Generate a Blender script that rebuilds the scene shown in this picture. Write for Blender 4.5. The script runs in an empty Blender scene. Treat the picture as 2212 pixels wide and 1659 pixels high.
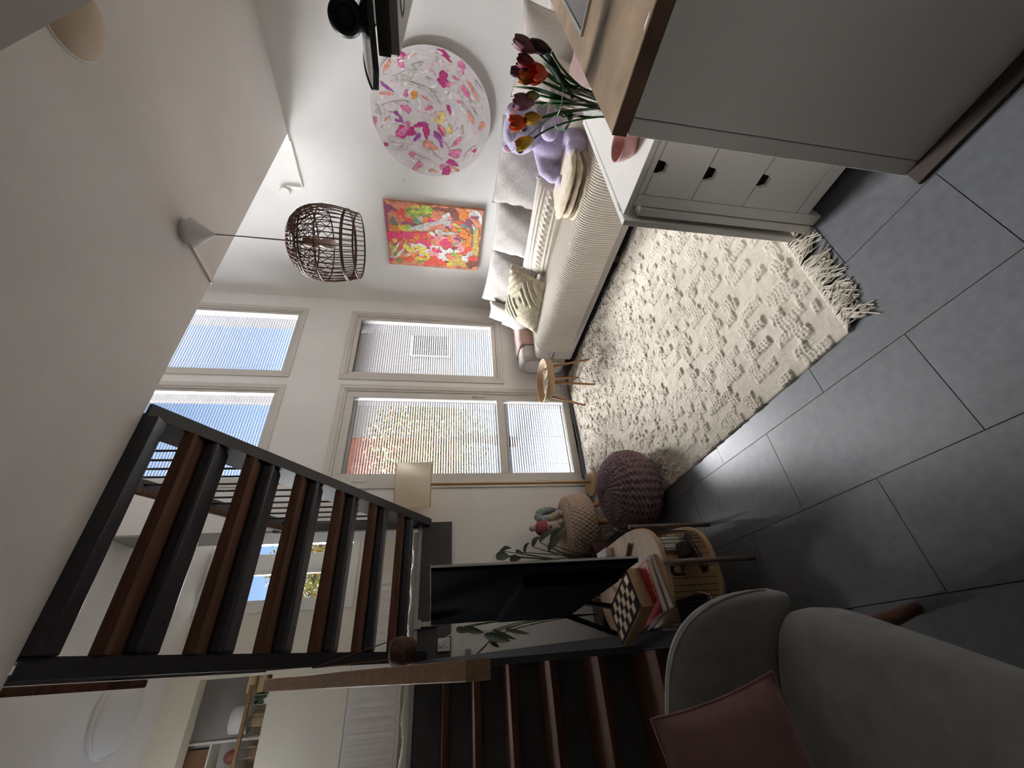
import bpy, bmesh, math, random
import numpy as np
from mathutils import Vector, Matrix, Euler
random.seed(7); rng = np.random.default_rng(7)
PI = math.pi
scene = bpy.context.scene
COL = scene.collection

# ---------------------------------------------------------------- camera, sky, sun, exposure
R_ = [[-0.075185, -0.817781, 0.570597], [-0.158078, 0.574755, 0.802912], [-0.98456, -0.029832, -0.172486]]
cam_d = bpy.data.cameras.new('camera'); cam = bpy.data.objects.new('camera', cam_d); COL.objects.link(cam)
cam_d.sensor_fit = 'HORIZONTAL'; cam_d.sensor_width = 36.0; cam_d.lens = 878.03 / 2212 * 36.0
cam_d.clip_start = 0.02; cam_d.clip_end = 300
cam.matrix_world = Matrix(((R_[0][0], -R_[0][1], -R_[0][2], 0), (R_[1][0], -R_[1][1], -R_[1][2], 0),
                           (R_[2][0], -R_[2][1], -R_[2][2], 1.35), (0, 0, 0, 1)))
scene.camera = cam

world = bpy.data.worlds.new('sky'); scene.world = world; world.use_nodes = True
wn = world.node_tree; wn.nodes.clear()
wo = wn.nodes.new('ShaderNodeOutputWorld'); wb = wn.nodes.new('ShaderNodeBackground'); ws = wn.nodes.new('ShaderNodeTexSky')
ws.sky_type = 'NISHITA'; ws.sun_disc = False; ws.sun_elevation = math.radians(38); ws.sun_rotation = math.radians(150)
ws.air_density = 1.0; ws.dust_density = 1.5; ws.ozone_density = 1.2
wb.inputs['Strength'].default_value = 0.13
wn.links.new(ws.outputs[0], wb.inputs[0]); wn.links.new(wb.outputs[0], wo.inputs[0])
sun_d = bpy.data.lights.new('sun', 'SUN'); sun = bpy.data.objects.new('sun', sun_d); COL.objects.link(sun)
sun_d.energy = 31.0; sun_d.angle = math.radians(50); sun_d.color = (0.97, 0.98, 1.0)
sun.rotation_euler = Vector((0.06, -1.0, -0.75)).to_track_quat('-Z', 'Y').to_euler()
vs = scene.view_settings
vs.view_transform = 'Standard'; vs.look = 'None'; vs.gamma = 1.0; vs.use_curve_mapping = False
vs.exposure = 0.88
scene.cycles.max_bounces = 12; scene.cycles.diffuse_bounces = 9; scene.cycles.transparent_max_bounces = 12
scene.cycles.caustics_reflective = False; scene.cycles.caustics_refractive = False
scene.cycles.sample_clamp_indirect = 8.0

# ---------------------------------------------------------------- materials
def srgb(h):
    h = h.lstrip('#'); c = [int(h[i:i + 2], 16) / 255 for i in (0, 2, 4)]
    return tuple(x / 12.92 if x <= .04045 else ((x + .055) / 1.055) ** 2.4 for x in c)
MATS = {}
def mat(name, col, rough=.7, var=.0, vscale=8., bump=0., bscale=60., metal=0., spec=.5, stretch=None, sheen=0., bdist=.004):
    if name in MATS: return MATS[name]
    m = bpy.data.materials.new(name); m.use_nodes = True; nt = m.node_tree; b = nt.nodes['Principled BSDF']
    c = srgb(col) if isinstance(col, str) else col
    b.inputs['Roughness'].default_value = rough; b.inputs['Metallic'].default_value = metal
    b.inputs['Specular IOR Level'].default_value = spec
    if sheen: b.inputs['Sheen Weight'].default_value = sheen
    b.inputs['Base Color'].default_value = (*c, 1)
    m.diffuse_color = (*c, 1)
    if var or bump:
        tc = nt.nodes.new('ShaderNodeTexCoord'); mp = nt.nodes.new('ShaderNodeMapping')
        nt.links.new(tc.outputs['Object'], mp.inputs[0])
        if stretch: mp.inputs['Scale'].default_value = stretch
    if var:
        n = nt.nodes.new('ShaderNodeTexNoise'); n.inputs['Scale'].default_value = vscale; n.inputs['Detail'].default_value = 5
        nt.links.new(mp.outputs[0], n.inputs['Vector'])
        r = nt.nodes.new('ShaderNodeValToRGB')
        r.color_ramp.elements[0].position = .3; r.color_ramp.elements[1].position = .7
        r.color_ramp.elements[0].color = (*[x * (1 - var) for x in c], 1)
        r.color_ramp.elements[1].color = (*[min(1, x * (1 + var)) for x in c], 1)
        nt.links.new(n.outputs['Fac'], r.inputs[0]); nt.links.new(r.outputs[0], b.inputs['Base Color'])
    if bump:
        n2 = nt.nodes.new('ShaderNodeTexNoise'); n2.inputs['Scale'].default_value = bscale; n2.inputs['Detail'].default_value = 3
        nt.links.new(mp.outputs[0], n2.inputs['Vector'])
        bp = nt.nodes.new('ShaderNodeBump'); bp.inputs['Strength'].default_value = bump; bp.inputs['Distance'].default_value = bdist
        nt.links.new(n2.outputs['Fac'], bp.inputs['Height']); nt.links.new(bp.outputs[0], b.inputs['Normal'])
    MATS[name] = m
    return m
def wood(name, col, rough=.5, axis='y', var=.28):
    st = {'x': (1.2, 22, 22), 'y': (22, 1.2, 22), 'z': (22, 22, 1.2)}[axis]
    return mat(name, col, rough, var=var, vscale=2.2, bump=.12, bscale=5, stretch=st, bdist=.002)
def glass_mat(name, tint=(1, 1, 1), refl=.08):
    m = bpy.data.materials.new(name); m.use_nodes = True; nt = m.node_tree; nt.nodes.clear()
    o = nt.nodes.new('ShaderNodeOutputMaterial'); mx = nt.nodes.new('ShaderNodeMixShader')
    t = nt.nodes.new('ShaderNodeBsdfTransparent'); g = nt.nodes.new('ShaderNodeBsdfGlossy'); g.inputs['Roughness'].default_value = .02
    t.inputs[0].default_value = (*tint, 1)
    lw = nt.nodes.new('ShaderNodeLayerWeight'); lw.inputs[0].default_value = refl
    nt.links.new(lw.outputs['Fresnel'], mx.inputs[0]); nt.links.new(t.outputs[0], mx.inputs[1]); nt.links.new(g.outputs[0], mx.inputs[2])
    nt.links.new(mx.outputs[0], o.inputs[0]); MATS[name] = m
    return m
WALL = mat('wall_paint', (.78, .765, .74), .9, var=.03, vscale=3, bump=.25, bscale=160, bdist=.002)
CEIL = mat('ceiling_paint', (.70, .675, .65), .95, var=.05, vscale=2, bump=.35, bscale=120, bdist=.003)
TRIM = mat('window_trim', (.60, .575, .53), .45, var=.03, vscale=6)
TILE = mat('floor_tile', (.115, .118, .125), .34, var=.12, vscale=30, bump=.12, bscale=160, bdist=.002)
GROUT = mat('floor_joint', (.05, .05, .05), .9)
BLACKM = mat('black_metal', (.018, .018, .022), .38, metal=0, spec=.5, var=.1, vscale=10)
GREYM = mat('grey_painted_steel', (.080, .080, .082), .75, spec=.2, var=.08, vscale=6)
TREAD = wood('dark_stained_wood', (.095, .038, .019), .8, 'x', .45)
OAK = wood('oak_rail', (.28, .16, .08), .5, 'y', .25)
PINE = wood('light_wood', (.50, .31, .15), .5, 'z', .2)
BIRCH = wood('birch_board', (.46, .32, .18), .5, 'y', .15)
WHITE = mat('white_paint', (.74, .72, .68), .4, var=.02)
WPLASTIC = mat('white_plastic', (.75, .74, .72), .4)
BPLASTIC = mat('black_plastic', (.008, .008, .009), .45, spec=.3)
BLIND = mat('blind_slat', (.46, .47, .49), .5)
GLASS = glass_mat('window_glass')
STEEL = mat('brushed_steel', (.45, .44, .42), .35, metal=.9)

# ---------------------------------------------------------------- mesh helpers
class MB:
    def __init__(s): s.v = []; s.f = []; s.sm = []; s.mi = []
    def add(s, vs, fs, smooth=False, mi=0):
        o = len(s.v); s.v += [tuple(p) for p in vs]
        for f in fs: s.f.append([i + o for i in f]); s.sm.append(smooth); s.mi.append(mi)
        return s
    def box(s, x0, x1, y0, y1, z0, z1, mi=0):
        v = [(x0, y0, z0), (x1, y0, z0), (x1, y1, z0), (x0, y1, z0), (x0, y0, z1), (x1, y0, z1), (x1, y1, z1), (x0, y1, z1)]
        return s.add(v, [(0, 3, 2, 1), (4, 5, 6, 7), (0, 1, 5, 4), (1, 2, 6, 5), (2, 3, 7, 6), (3, 0, 4, 7)], mi=mi)
    def tube(s, pts, r, n=8, cap=True, mi=0, smooth=True):
        pts = [Vector(p) for p in pts]; rs = r if isinstance(r, (list, tuple)) else [r] * len(pts)
        d0 = (pts[1] - pts[0]).normalized(); up = Vector((0, 0, 1)) if abs(d0.z) < .9 else Vector((1, 0, 0))
        a = d0.cross(up).normalized(); vs = []
        for i, p in enumerate(pts):
            d = (pts[min(i + 1, len(pts) - 1)] - pts[max(i - 1, 0)])
            if d.length < 1e-9: d = d0.copy()
            d.normalize(); a = a - d * a.dot(d)
            if a.length < 1e-6: a = d.orthogonal()
            a.normalize(); b = d.cross(a)
            for k in range(n):
                t = 2 * PI * k / n; vs.append(p + (a * math.cos(t) + b * math.sin(t)) * rs[i])
        fs = []
        for i in range(len(pts) - 1):
            for k in range(n):
                k2 = (k + 1) % n; fs.append((i * n + k, i * n + k2, (i + 1) * n + k2, (i + 1) * n + k))
        s.add(vs, fs, smooth, mi)
        if cap:
            o = len(s.v) - len(vs); s.f.append(list(range(o, o + n))[::-1]); s.sm.append(False); s.mi.append(mi)
            o2 = o + (len(pts) - 1) * n; s.f.append(list(range(o2, o2 + n))); s.sm.append(False); s.mi.append(mi)
        return s
    def lathe(s, prof, c=(0, 0, 0), n=32, mi=0, smooth=True, capb=True, capt=True, sx=1, sy=1):
        vs = []
        for r, z in prof:
            for k in range(n):
                t = 2 * PI * k / n; vs.append((c[0] + r * math.cos(t) * sx, c[1] + r * math.sin(t) * sy, c[2] + z))
        fs = [(i * n + k, i * n + (k + 1) % n, (i + 1) * n + (k + 1) % n, (i + 1) * n + k) for i in range(len(prof) - 1) for k in range(n)]
        s.add(vs, fs, smooth, mi); o = len(s.v) - len(vs)
        if capb: s.f.append([o + k for k in range(n)][::-1]); s.sm.append(False); s.mi.append(mi)
        if capt:
            o2 = o + (len(prof) - 1) * n; s.f.append([o2 + k for k in range(n)]); s.sm.append(False); s.mi.append(mi)
        return s
    def prism(s, poly, z0, z1, mi=0, smooth=False):
        n = len(poly); vs = [(x, y, z0) for x, y in poly] + [(x, y, z1) for x, y in poly]
        s.add(vs, [list(range(n))[::-1], list(range(n, 2 * n))], False, mi)
        o = len(s.v) - 2 * n
        for i in range(n):
            j = (i + 1) % n; s.f.append([o + i, o + j, o + n + j, o + n + i]); s.sm.append(smooth); s.mi.append(mi)
        return s
    def ell(s, c, r, n=20, m=12, M=None, mi=0):
        vs = []; r = (r, r, r) if not isinstance(r, (tuple, list)) else r
        for i in range(m + 1):
            ph = PI * i / m
            for k in range(n):
                t = 2 * PI * k / n
                p = Vector((r[0] * math.sin(ph) * math.cos(t), r[1] * math.sin(ph) * math.sin(t), -r[2] * math.cos(ph)))
                if M is not None: p = M @ p
                vs.append((p.x + c[0], p.y + c[1], p.z + c[2]))
        fs = [(i * n + k, i * n + (k + 1) % n, (i + 1) * n + (k + 1) % n, (i + 1) * n + k) for i in range(m) for k in range(n)]
        return s.add(vs, fs, True, mi)
    def grid(s, P, closed_u=False, closed_v=False, mi=0, smooth=True):
        P = np.asarray(P); a, b = P.shape[:2]; vs = P.reshape(-1, 3)
        fs = []
        for i in range(a if closed_u else a - 1):
            i2 = (i + 1) % a
            for j in range(b if closed_v else b - 1):
                j2 = (j + 1) % b; fs.append((i * b + j, i * b + j2, i2 * b + j2, i2 * b + j))
        return s.add(vs.tolist(), fs, smooth, mi)
    def mesh(s, name, off=(0, 0, 0)):
        me = bpy.data.meshes.new(name)
        v = np.array(s.v, dtype=float) - np.array(off)
        me.from_pydata(v.tolist(), [], s.f)
        me.polygons.foreach_set('use_smooth', s.sm)
        if any(s.mi): me.polygons.foreach_set('material_index', s.mi)
        me.update()
        return me
def link(name, me, mats, parent=None, bev=0., loc=None, seg=2):
    o = bpy.data.objects.new(name, me); COL.objects.link(o)
    for m in (mats if isinstance(mats, (list, tuple)) else [mats]):
        if len(me.materials) < (len(mats) if isinstance(mats, (list, tuple)) else 1): me.materials.append(m)
    if parent is not None: o.parent = parent
    if loc is not None: o.location = loc
    if bev:
        b = o.modifiers.new('edge', 'BEVEL'); b.width = bev; b.segments = seg; b.limit_method = 'ANGLE'; b.angle_limit = math.radians(40)
    return o
def tag(o, label=None, cat=None, group=None, kind=None):
    if label: o['label'] = label
    if cat: o['category'] = cat
    if group: o['group'] = group
    if kind: o['kind'] = kind
    return o
def thing(name, label, cat, loc=(0, 0, 0), rot=(0, 0, 0), group=None):
    o = bpy.data.objects.new(name, None); COL.objects.link(o); o.location = loc; o.rotation_euler = rot
    o.empty_display_size = .05
    return tag(o, label, cat, group)
def part(t, name, mb, mats, bev=0., world=True, kind=None, label=None, seg=2):
    """a part mesh under t; world=True: coordinates were given in the room, else in t's own frame"""
    p = t; off = Vector((0, 0, 0))
    if world:
        while p is not None: off += Vector(p.location); p = p.parent
    o = link(name, mb.mesh(name, off if world else (0, 0, 0)), mats, t, bev, seg=seg)
    if kind: o['kind'] = kind
    if label: o['label'] = label
    return o
def single(name, mb, mats, label, cat, base, bev=0., group=None, kind=None):
    o = link(name, mb.mesh(name, base), mats, None, bev, loc=base)
    return tag(o, label, cat, group, kind)
def structure(name, mb, mats, bev=0.):
    o = link(name, mb.mesh(name), mats, None, bev); o['kind'] = 'structure'
    return o
def copy_tree(o, parent=None):
    c = o.copy(); COL.objects.link(c)
    if parent is not None: c.parent = parent
    for ch in list(o.children): copy_tree(ch, c)
    return c
def frame_box(mb, x0, x1, z0, z1, w, y0, y1):
    mb.box(x0, x0 + w, y0, y1, z0, z1); mb.box(x1 - w, x1, y0, y1, z0, z1)
    mb.box(x0 + w, x1 - w, y0, y1, z0, z0 + w); mb.box(x0 + w, x1 - w, y0, y1, z1 - w, z1)
    return mb
# ================================================================= THE SHELL
YW = 3.464; XS = 3.57; ZC = 2.588
# floor with single tiles
fl = structure('floor', MB().box(-1.05, 3.6, -2.6, 3.6, -.2, -.006), GROUT)
TX, TY = .323, .621
tile_me = MB().box(.0012, TX - .0012, .0012, TY - .0012, -.02, 0).mesh('tile'); tile_me.materials.append(TILE)
for i in range(-6, 9):
    x = .722 + TX * i
    for j in range(-6, 5):
        y = 1.009 + TY * j - (0 if i % 2 == 0 else TY / 2)
        if y > 3.45 or x > 3.5 or x + TX < -.95 or y + TY < -2.5: continue
        o = bpy.data.objects.new('tile', tile_me); COL.objects.link(o); o.parent = fl; o.location = (x, y, random.uniform(-.0006, .0004))

structure('wall_right', MB().box(XS, XS + .2, -2.8, YW + .3, -.2, 5.3), WALL)
mb = MB()
def wall_with_holes(mb, x0, x1, z0, z1, y0, y1, holes):
    xs = sorted({x0, x1, *[h[0] for h in holes], *[h[1] for h in holes]}); zs = sorted({z0, z1, *[h[2] for h in holes], *[h[3] for h in holes]})
    for i in range(len(xs) - 1):
        runs = []
        for k in range(len(zs) - 1):
            cx, cz = (xs[i] + xs[i + 1]) / 2, (zs[k] + zs[k + 1]) / 2
            if any(h[0] < cx < h[1] and h[2] < cz < h[3] for h in holes): continue
            if runs and abs(runs[-1][1] - zs[k]) < 1e-9: runs[-1][1] = zs[k + 1]
            else: runs.append([zs[k], zs[k + 1]])
        for a, b in runs: mb.box(xs[i], xs[i + 1], y0, y1, a, b)
HOLES = [(2.50, 3.345, .735, 2.30), (1.375, 2.345, 0, 2.265), (2.505, 3.345, 2.845, 4.85), (1.40, 2.325, 2.845, 4.85)]
wall_with_holes(mb, 1.0, XS, -.2, 5.3, YW, YW + .13, HOLES)
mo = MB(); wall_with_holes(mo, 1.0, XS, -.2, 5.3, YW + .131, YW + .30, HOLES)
structure('wall_back_outer', mo, mat('outer_wall_darkened', (.10, .09, .09), .9, var=.2, vscale=8))  # outer layer coloured dark so the sunlit window reveals look shaded
mb.box(-1.0, 1.0, YW, YW + .1, -.2, 1.228)
structure('wall_back', mb, WALL)
structure('ceiling', MB().box(-1.05, XS, -2.8, 1.703, ZC, 2.79), CEIL)
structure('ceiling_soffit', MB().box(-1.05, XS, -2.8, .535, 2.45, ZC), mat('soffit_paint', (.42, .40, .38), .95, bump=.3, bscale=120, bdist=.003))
structure('ceiling_void', MB().box(1.12, XS + .2, -2.8, YW + .3, 5.2, 5.3), CEIL)
ld = MB().box(-1.05, 1.3, -2.8, 5.0, 3.69, 3.8); ld.box(1.12, 1.2, -2.8, YW + .3, 3.8, 5.3)
structure('ceiling_landing', ld, CEIL)
YF = 5.0
structure('floor_landing', MB().box(-1.0, 1.3, YW + .1, YF, 1.2, 1.45), mat('landing_floor', (.42, .36, .29), .6))
mb = MB(); wall_with_holes(mb, -1.0, 1.36, 1.2, 3.8, YF, YF + .15, [(.70, 1.34, 2.25, 3.69), (-1.0, .12, 2.825, 3.44)])
structure('wall_landing', mb, mat('landing_wall', (.74, .69, .58), .9, bump=.2, bscale=150, bdist=.002))
structure('wall_landing_right', MB().box(1.36, 1.50, YW + .3, YF + .15, 1.2, 3.8), WALL)
mb = MB(); mb.box(-1.2, -1.0, -2.8, YW + .1, -.2, 4.6)
mb.box(-1.2, -1.0, YW + .1, 8, -.2, 2.5); mb.box(-1.2, -1.0, YW + .1, 8, 3.64, 4.6)
for a, b in ((YW + .1, 4.05), (4.95, 6.5), (7.1, 8)): mb.box(-1.2, -1.0, a, b, 2.5, 3.64)  # unseen openings added to let daylight onto the landing and upper room
structure('wall_left', mb, WALL)
structure('wall_front', MB().box(-1.2, XS + .2, -2.8, -2.6, -.2, 5.3), WALL)
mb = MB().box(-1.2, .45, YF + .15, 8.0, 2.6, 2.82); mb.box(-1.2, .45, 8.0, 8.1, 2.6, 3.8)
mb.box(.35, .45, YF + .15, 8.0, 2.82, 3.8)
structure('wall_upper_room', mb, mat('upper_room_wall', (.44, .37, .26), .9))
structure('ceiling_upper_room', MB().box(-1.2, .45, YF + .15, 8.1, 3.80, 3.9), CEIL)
# ceiling trunking and junction box
mb = MB().box(1.815, 1.838, 1.44, 1.703, ZC - .012, ZC)
single('ceiling_cable_cover', mb, WHITE, 'slim white cable cover running from the lamp canopy to the ceiling edge', 'cable cover', (1.826, 1.57, ZC), .002)
mb = MB().box(XS - .012, XS, 1.762, 2.15, 2.583, 2.597); mb.box(XS - .012, XS, 2.146, 2.16, 2.590, 2.72)
mb.box(XS - .012, XS, 1.70, 1.775, 2.592, 2.605)
for (ya, za, yb, zb) in ():
    pass
single('wall_cable_cover', mb, WHITE, 'white cable trunking bending up the wall above the round painting', 'cable cover', (XS, 1.95, 2.59), .002)
mb = MB(); prof = [(.044, 0), (.044, .012), (.038, .018)]
vs = MB().lathe(prof, n=28)
vs.v = [(XS - z, 2.205 + x, 2.745 + y) for x, y, z in vs.v]
single('junction_box', vs, WHITE, 'round white junction box cover on the wall above the paintings', 'junction box', (XS, 2.205, 2.745))

# ----------------------------------------------------------------- windows in the back wall
def slats(x0, x1, z0, z1, y, pitch=.0235, tilt=math.radians(24), w=.025):
    mb = MB(); n = int((z1 - z0) / pitch); c, s_ = math.cos(tilt), math.sin(tilt)
    for i in range(n):
        z = z1 - .03 - pitch * i
        if z < z0 + .012: break
        zz = z + random.uniform(-.0008, .0008)
        P = []
        for k, u in enumerate((-.5, 0, .5)):
            dy, dz = u * w * c, u * w * s_ + (0 if k == 1 else -.0022)
            P.append([(x0, y + dy, zz + dz), (x1, y + dy, zz + dz)])
        mb.grid(P)
    return mb
def blind(x0, x1, z0, z1, y, label, tilt=24, pitch=.0235, cords=(.12, .5, .88)):
    t = thing('venetian_blind', label, 'blind', ((x0 + x1) / 2, y, z0), group=None)
    part(t, 'slats', slats(x0, x1, z0, z1, y, pitch, math.radians(tilt)), BLIND, kind='stuff')
    part(t, 'head_rail', MB().box(x0, x1, y - .014, y + .014, z1 - .025, z1), BLIND)
    part(t, 'bottom_rail', MB().box(x0, x1, y - .012, y + .012, z0 + .002, z0 + .012), BLIND, .002)
    for u in cords:
        x = x0 + (x1 - x0) * u
        part(t, 'ladder_cord', MB().box(x - .0015, x + .0015, y - .0145, y - .0125, z0, z1), BLIND)
    return t
def window(name, x0, x1, z0, z1, g, casing=.045, sill=False, gz=None):
    """x0..z1 is the wall opening; g the frame width round the glass"""
    w = structure(name, frame_box(MB(), x0 - casing, x1 + casing, z0 - casing, z1 + casing, casing, YW - .014, YW), TRIM, .003)
    fr = frame_box(MB(), x0, x1, z0, z1, .018, YW - .004, YW + .09)
    part(w, 'frame', fr, TRIM, world=False)
    return w
def sash(w, x0, x1, z0, z1, bw, y=YW + .012, handle=None):
    s = part(w, 'sash', frame_box(MB(), x0, x1, z0, z1, bw, y, y + .05), TRIM, .004, world=False)
    part(s, 'pane', MB().box(x0 + bw - .004, x1 - bw + .004, y + .020, y + .024, z0 + bw - .004, z1 - bw + .004), GLASS, world=False)
    return s
w1 = window('window_1', 2.50, 3.345, .735, 2.30, .06)
s1 = sash(w1, 2.52, 3.327, .754, 2.282, .045)
for z in (1.25, 1.75): part(s1, 'hinge', MB().box(3.318, 3.330, YW + .004, YW + .012, z, z + .09), WHITE, .002, world=False)
blind(2.545, 3.30, .79, 2.262, YW + .058, 'white venetian blind in the window between the sofa corner and the glazed door')
d1 = structure('door_1', frame_box(MB(), 1.325, 2.395, -.05, 2.315, .05, YW - .014, YW), TRIM, .003)
part(d1, 'frame', frame_box(MB(), 1.375, 2.345, -.02, 2.265, .02, YW - .004, YW + .09), TRIM, world=False)
ds = part(d1, 'door_leaf', frame_box(MB(), 1.395, 2.325, .012, 2.245, .072, YW + .006, YW + .062), TRIM, .004, world=False)
part(d1, 'crossbar', MB().box(1.466, 2.254, YW + .006, YW + .062, .712, .784), TRIM, .003, world=False)
part(ds, 'pane', MB().box(1.46, 2.26, YW + .03, YW + .034, .78, 2.18), GLASS, world=False)
part(ds, 'pane', MB().box(1.46, 2.26, YW + .03, YW + .034, .08, .716), GLASS, world=False)
hd = MB().box(2.283, 2.297, YW - .010, YW + .006, 1.00, 1.03); hd.box(2.283, 2.297, YW - .022, YW - .008, .91, 1.025)
part(d1, 'door_handle', hd, WPLASTIC, .003, world=False)
for z in (1.95, .35): part(d1, 'hinge', MB().tube([(1.392, YW - .003, z), (1.392, YW - .003, z + .12)], .008), WHITE, world=False)
blind(1.478, 2.243, .79, 2.172, YW + .058, 'white venetian blind behind the tall upper pane of the glazed door')
blind(1.478, 2.243, .095, .708, YW + .058, 'short white venetian blind behind the low pane of the glazed door', tilt=12)
w2 = window('window_2', 2.505, 3.345, 2.845, 4.85, .06); sash(w2, 2.52, 3.33, 2.862, 4.83, .03)
blind(2.535, 3.315, 2.885, 4.81, YW + .058, 'white venetian blind in the high window nearest the sofa wall', tilt=8)
w3 = window('window_3', 1.40, 2.325, 2.845, 4.85, .06); sash(w3, 1.415, 2.31, 2.862, 4.83, .03)
blind(1.43, 2.295, 2.885, 4.81, YW + .058, 'white venetian blind in the high window behind the staircase', tilt=30)
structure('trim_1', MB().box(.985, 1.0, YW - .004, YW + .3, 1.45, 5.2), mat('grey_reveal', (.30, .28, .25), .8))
# landing window: transom above, tilted sash with roller blind below
w4 = structure('window_4', frame_box(MB(), .64, 1.36, 2.19, 3.69, .06, YF - .014, YF), WHITE, .003)
part(w4, 'frame', frame_box(MB(), .70, 1.34, 2.25, 3.69, .02, YF - .002, YF + .14), WHITE, world=False)
part(w4, 'mullion', MB().box(.72, 1.32, YF - .004, YF + .06, 3.36, 3.42), WHITE, .003, world=False)
part(w4, 'mullion', MB().box(1.03, 1.20, YF - .004, YF + .06, 2.27, 3.36), WHITE, .003, world=False)
s4 = part(w4, 'sash', frame_box(MB(), .72, 1.03, 2.27, 3.36, .035, YF, YF + .05), WHITE, .003, world=False)
part(s4, 'pane', MB().box(.75, 1.0, YF + .02, YF + .024, 2.3, 3.33), GLASS, world=False)
part(s4, 'handle', MB().box(.728, .748, YF - .03, YF, 2.40, 2.50), STEEL, .003, world=False)
part(w4, 'pane', MB().box(1.20, 1.32, YF + .02, YF + .024, 2.27, 3.36), GLASS, world=False)
part(w4, 'pane', MB().box(.72, 1.32, YF + .02, YF + .024, 3.42, 3.67), GLASS, world=False)
t = thing('roller_blind', 'grey roller blind half drawn over the landing window above the stair treads', 'blind', (1.0, YF - .03, 3.5))
part(t, 'fabric', MB().box(.80, 1.24, YF - .026, YF - .022, 3.34, 3.62), mat('roller_fabric', (.30, .30, .31), .8))
part(t, 'cassette', MB().tube([(.79, YF - .034, 3.64), (1.25, YF - .034, 3.64)], .018), WHITE)
part(t, 'bottom_bar', MB().box(.79, 1.25, YF - .030, YF - .018, 3.325, 3.34), WHITE)

# ================================================================= OUTSIDE
mb = MB().box(-30, 40, YW + .3, 60, -.35, -.25)
structure('ground_outside', mb, mat('paving_outside', (.055, .065, .085), .9, var=.2, vscale=2))
b = thing('neighbour_house', 'pale plastered house with a brick bay across the yard, seen through the blinds', 'house', (5.5, 13, -.25))
part(b, 'wall', MB().box(.5, 16, 13, 19, -.25, 4.6), mat('neighbour_plaster', (.40, .36, .33), .9, var=.05))
part(b, 'brick_bay', MB().box(4.6, 6.6, 12.6, 13.2, -.25, 5.0), mat('neighbour_brick', (.35, .14, .09), .9, var=.25, vscale=6))
part(b, 'roof', MB().prism([(0, 12.5), (16.5, 12.5), (16.5, 19.5), (0, 19.5)], 4.6, 4.8), mat('neighbour_roof', (.12, .12, .13), .8))
for k in range(5):
    f = part(b, 'window', frame_box(MB(), 1.4 + 3 * k, 2.6 + 3 * k, 1.0, 2.6, .08, 12.93, 13.02), WHITE)
    part(f, 'pane', MB().box(1.48 + 3 * k, 2.52 + 3 * k, 12.96, 12.98, 1.08, 2.52), mat('dark_glass', (.06, .08, .10), .1))
mb = MB().box(-.2, 30, 9.2, 9.3, -.25, .9)
single('garden_fence', mb, mat('fence_blue', (.30, .36, .42), .9), 'low blue-grey garden wall across the yard outside the glazed door', 'wall', (5, 9.25, -.25))
LEAF = mat('leaf_yellow_green', (.16, .17, .03), .8, var=.4, vscale=3)
LEAF2 = mat('leaf_orange', (.30, .12, .02), .8, var=.4, vscale=3)
def tree(x, y, z, r, label, n=5200, mats=(LEAF, LEAF2)):
    t = thing('garden_tree', label, 'tree', (x, y, -.25))
    part(t, 'trunk', MB().tube([(x, y, -.25), (x + .1, y, z * .5), (x, y + .1, z)], [.12, .09, .05]), mat('bark', (.12, .08, .05), .9))
    mb = MB()
    for k in range(n):
        d = rng.normal(size=3); d /= np.linalg.norm(d); q = np.array([x, y, z]) + d * r * rng.uniform(.35, 1) ** .6 * np.array([1, 1, 1.15])
        a = rng.normal(size=3); a /= np.linalg.norm(a); b_ = np.cross(a, d); b_ /= np.linalg.norm(b_) + 1e-9; s_ = rng.uniform(.022, .05)
        mb.add([q - a * s_, q + b_ * s_ * .6, q + a * s_, q - b_ * s_ * .6], [(0, 1, 2, 3)], mi=0 if rng.random() < .75 else 1)
    part(t, 'foliage', mb, list(mats), kind='stuff')
tree(3.9, 7.6, 1.5, 1.15, 'yellow autumn shrub outside the glazed door, seen through its blind')
tree(2.15, 9.9, 3.1, 1.5, 'golden autumn tree seen through the landing window behind the stairs', 7000)
# ================================================================= STAIRCASES
SX0, SX1 = .139, .991
st = thing('upper_staircase', 'open black steel staircase with dark wooden treads rising from the landing to the loft', 'staircase', (.56, 3.3, 1.45))
def line_z(y): return 2.499 - .6873 * (y - 1.856)
def stringer_mb(x0, x1, off0, off1, ya, yb):
    mb = MB(); v = []
    for x in (x0, x1):
        v += [(x, ya, line_z(ya) + off0), (x, yb, line_z(yb) + off0), (x, yb, line_z(yb) + off1), (x, ya, line_z(ya) + off1)]
    return mb.add(v, [(0, 1, 2, 3), (7, 6, 5, 4), (0, 4, 5, 1), (1, 5, 6, 2), (2, 6, 7, 3), (3, 7, 4, 0)])
part(st, 'stringer', stringer_mb(SX0 - .012, SX0, -.02, .20, 1.705, 3.46), BLACKM)
part(st, 'stringer_flange', stringer_mb(SX0 - .062, SX0 - .012, -.032, -.020, 1.705, 3.46), BLACKM)
part(st, 'stringer', stringer_mb(SX1, SX1 + .012, -.02, .20, 1.705, 3.44), BLACKM)
part(st, 'stringer_flange', stringer_mb(SX1, SX1 + .058, -.032, -.020, 1.705, 3.42), BLACKM)
for i in range(6):
    y, z = 1.856 + .251 * i, 2.499 - .1725 * i
    part(st, 'tread', MB().box(SX0, SX1, y, y + .29, z - .047, z), TREAD, .003)
    bm = part(st, 'tread_beam', MB().box(SX0, SX1, y + .092, y + .228, z - .110, z - .0475), BLACKM, .014)
    for x in (SX0 + .11, SX1 - .11):
        part(bm, 'screw', MB().ell((x, y + .091, z - .08), .004, 8, 6), BPLASTIC)
        part(bm, 'screw', MB().ell((x, y + .17, z - .111), .004, 8, 6), BPLASTIC)
part(st, 'top_beam', MB().box(SX0, SX1, 1.704, 1.778, 2.527, 2.74), BLACKM, .006)
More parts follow.
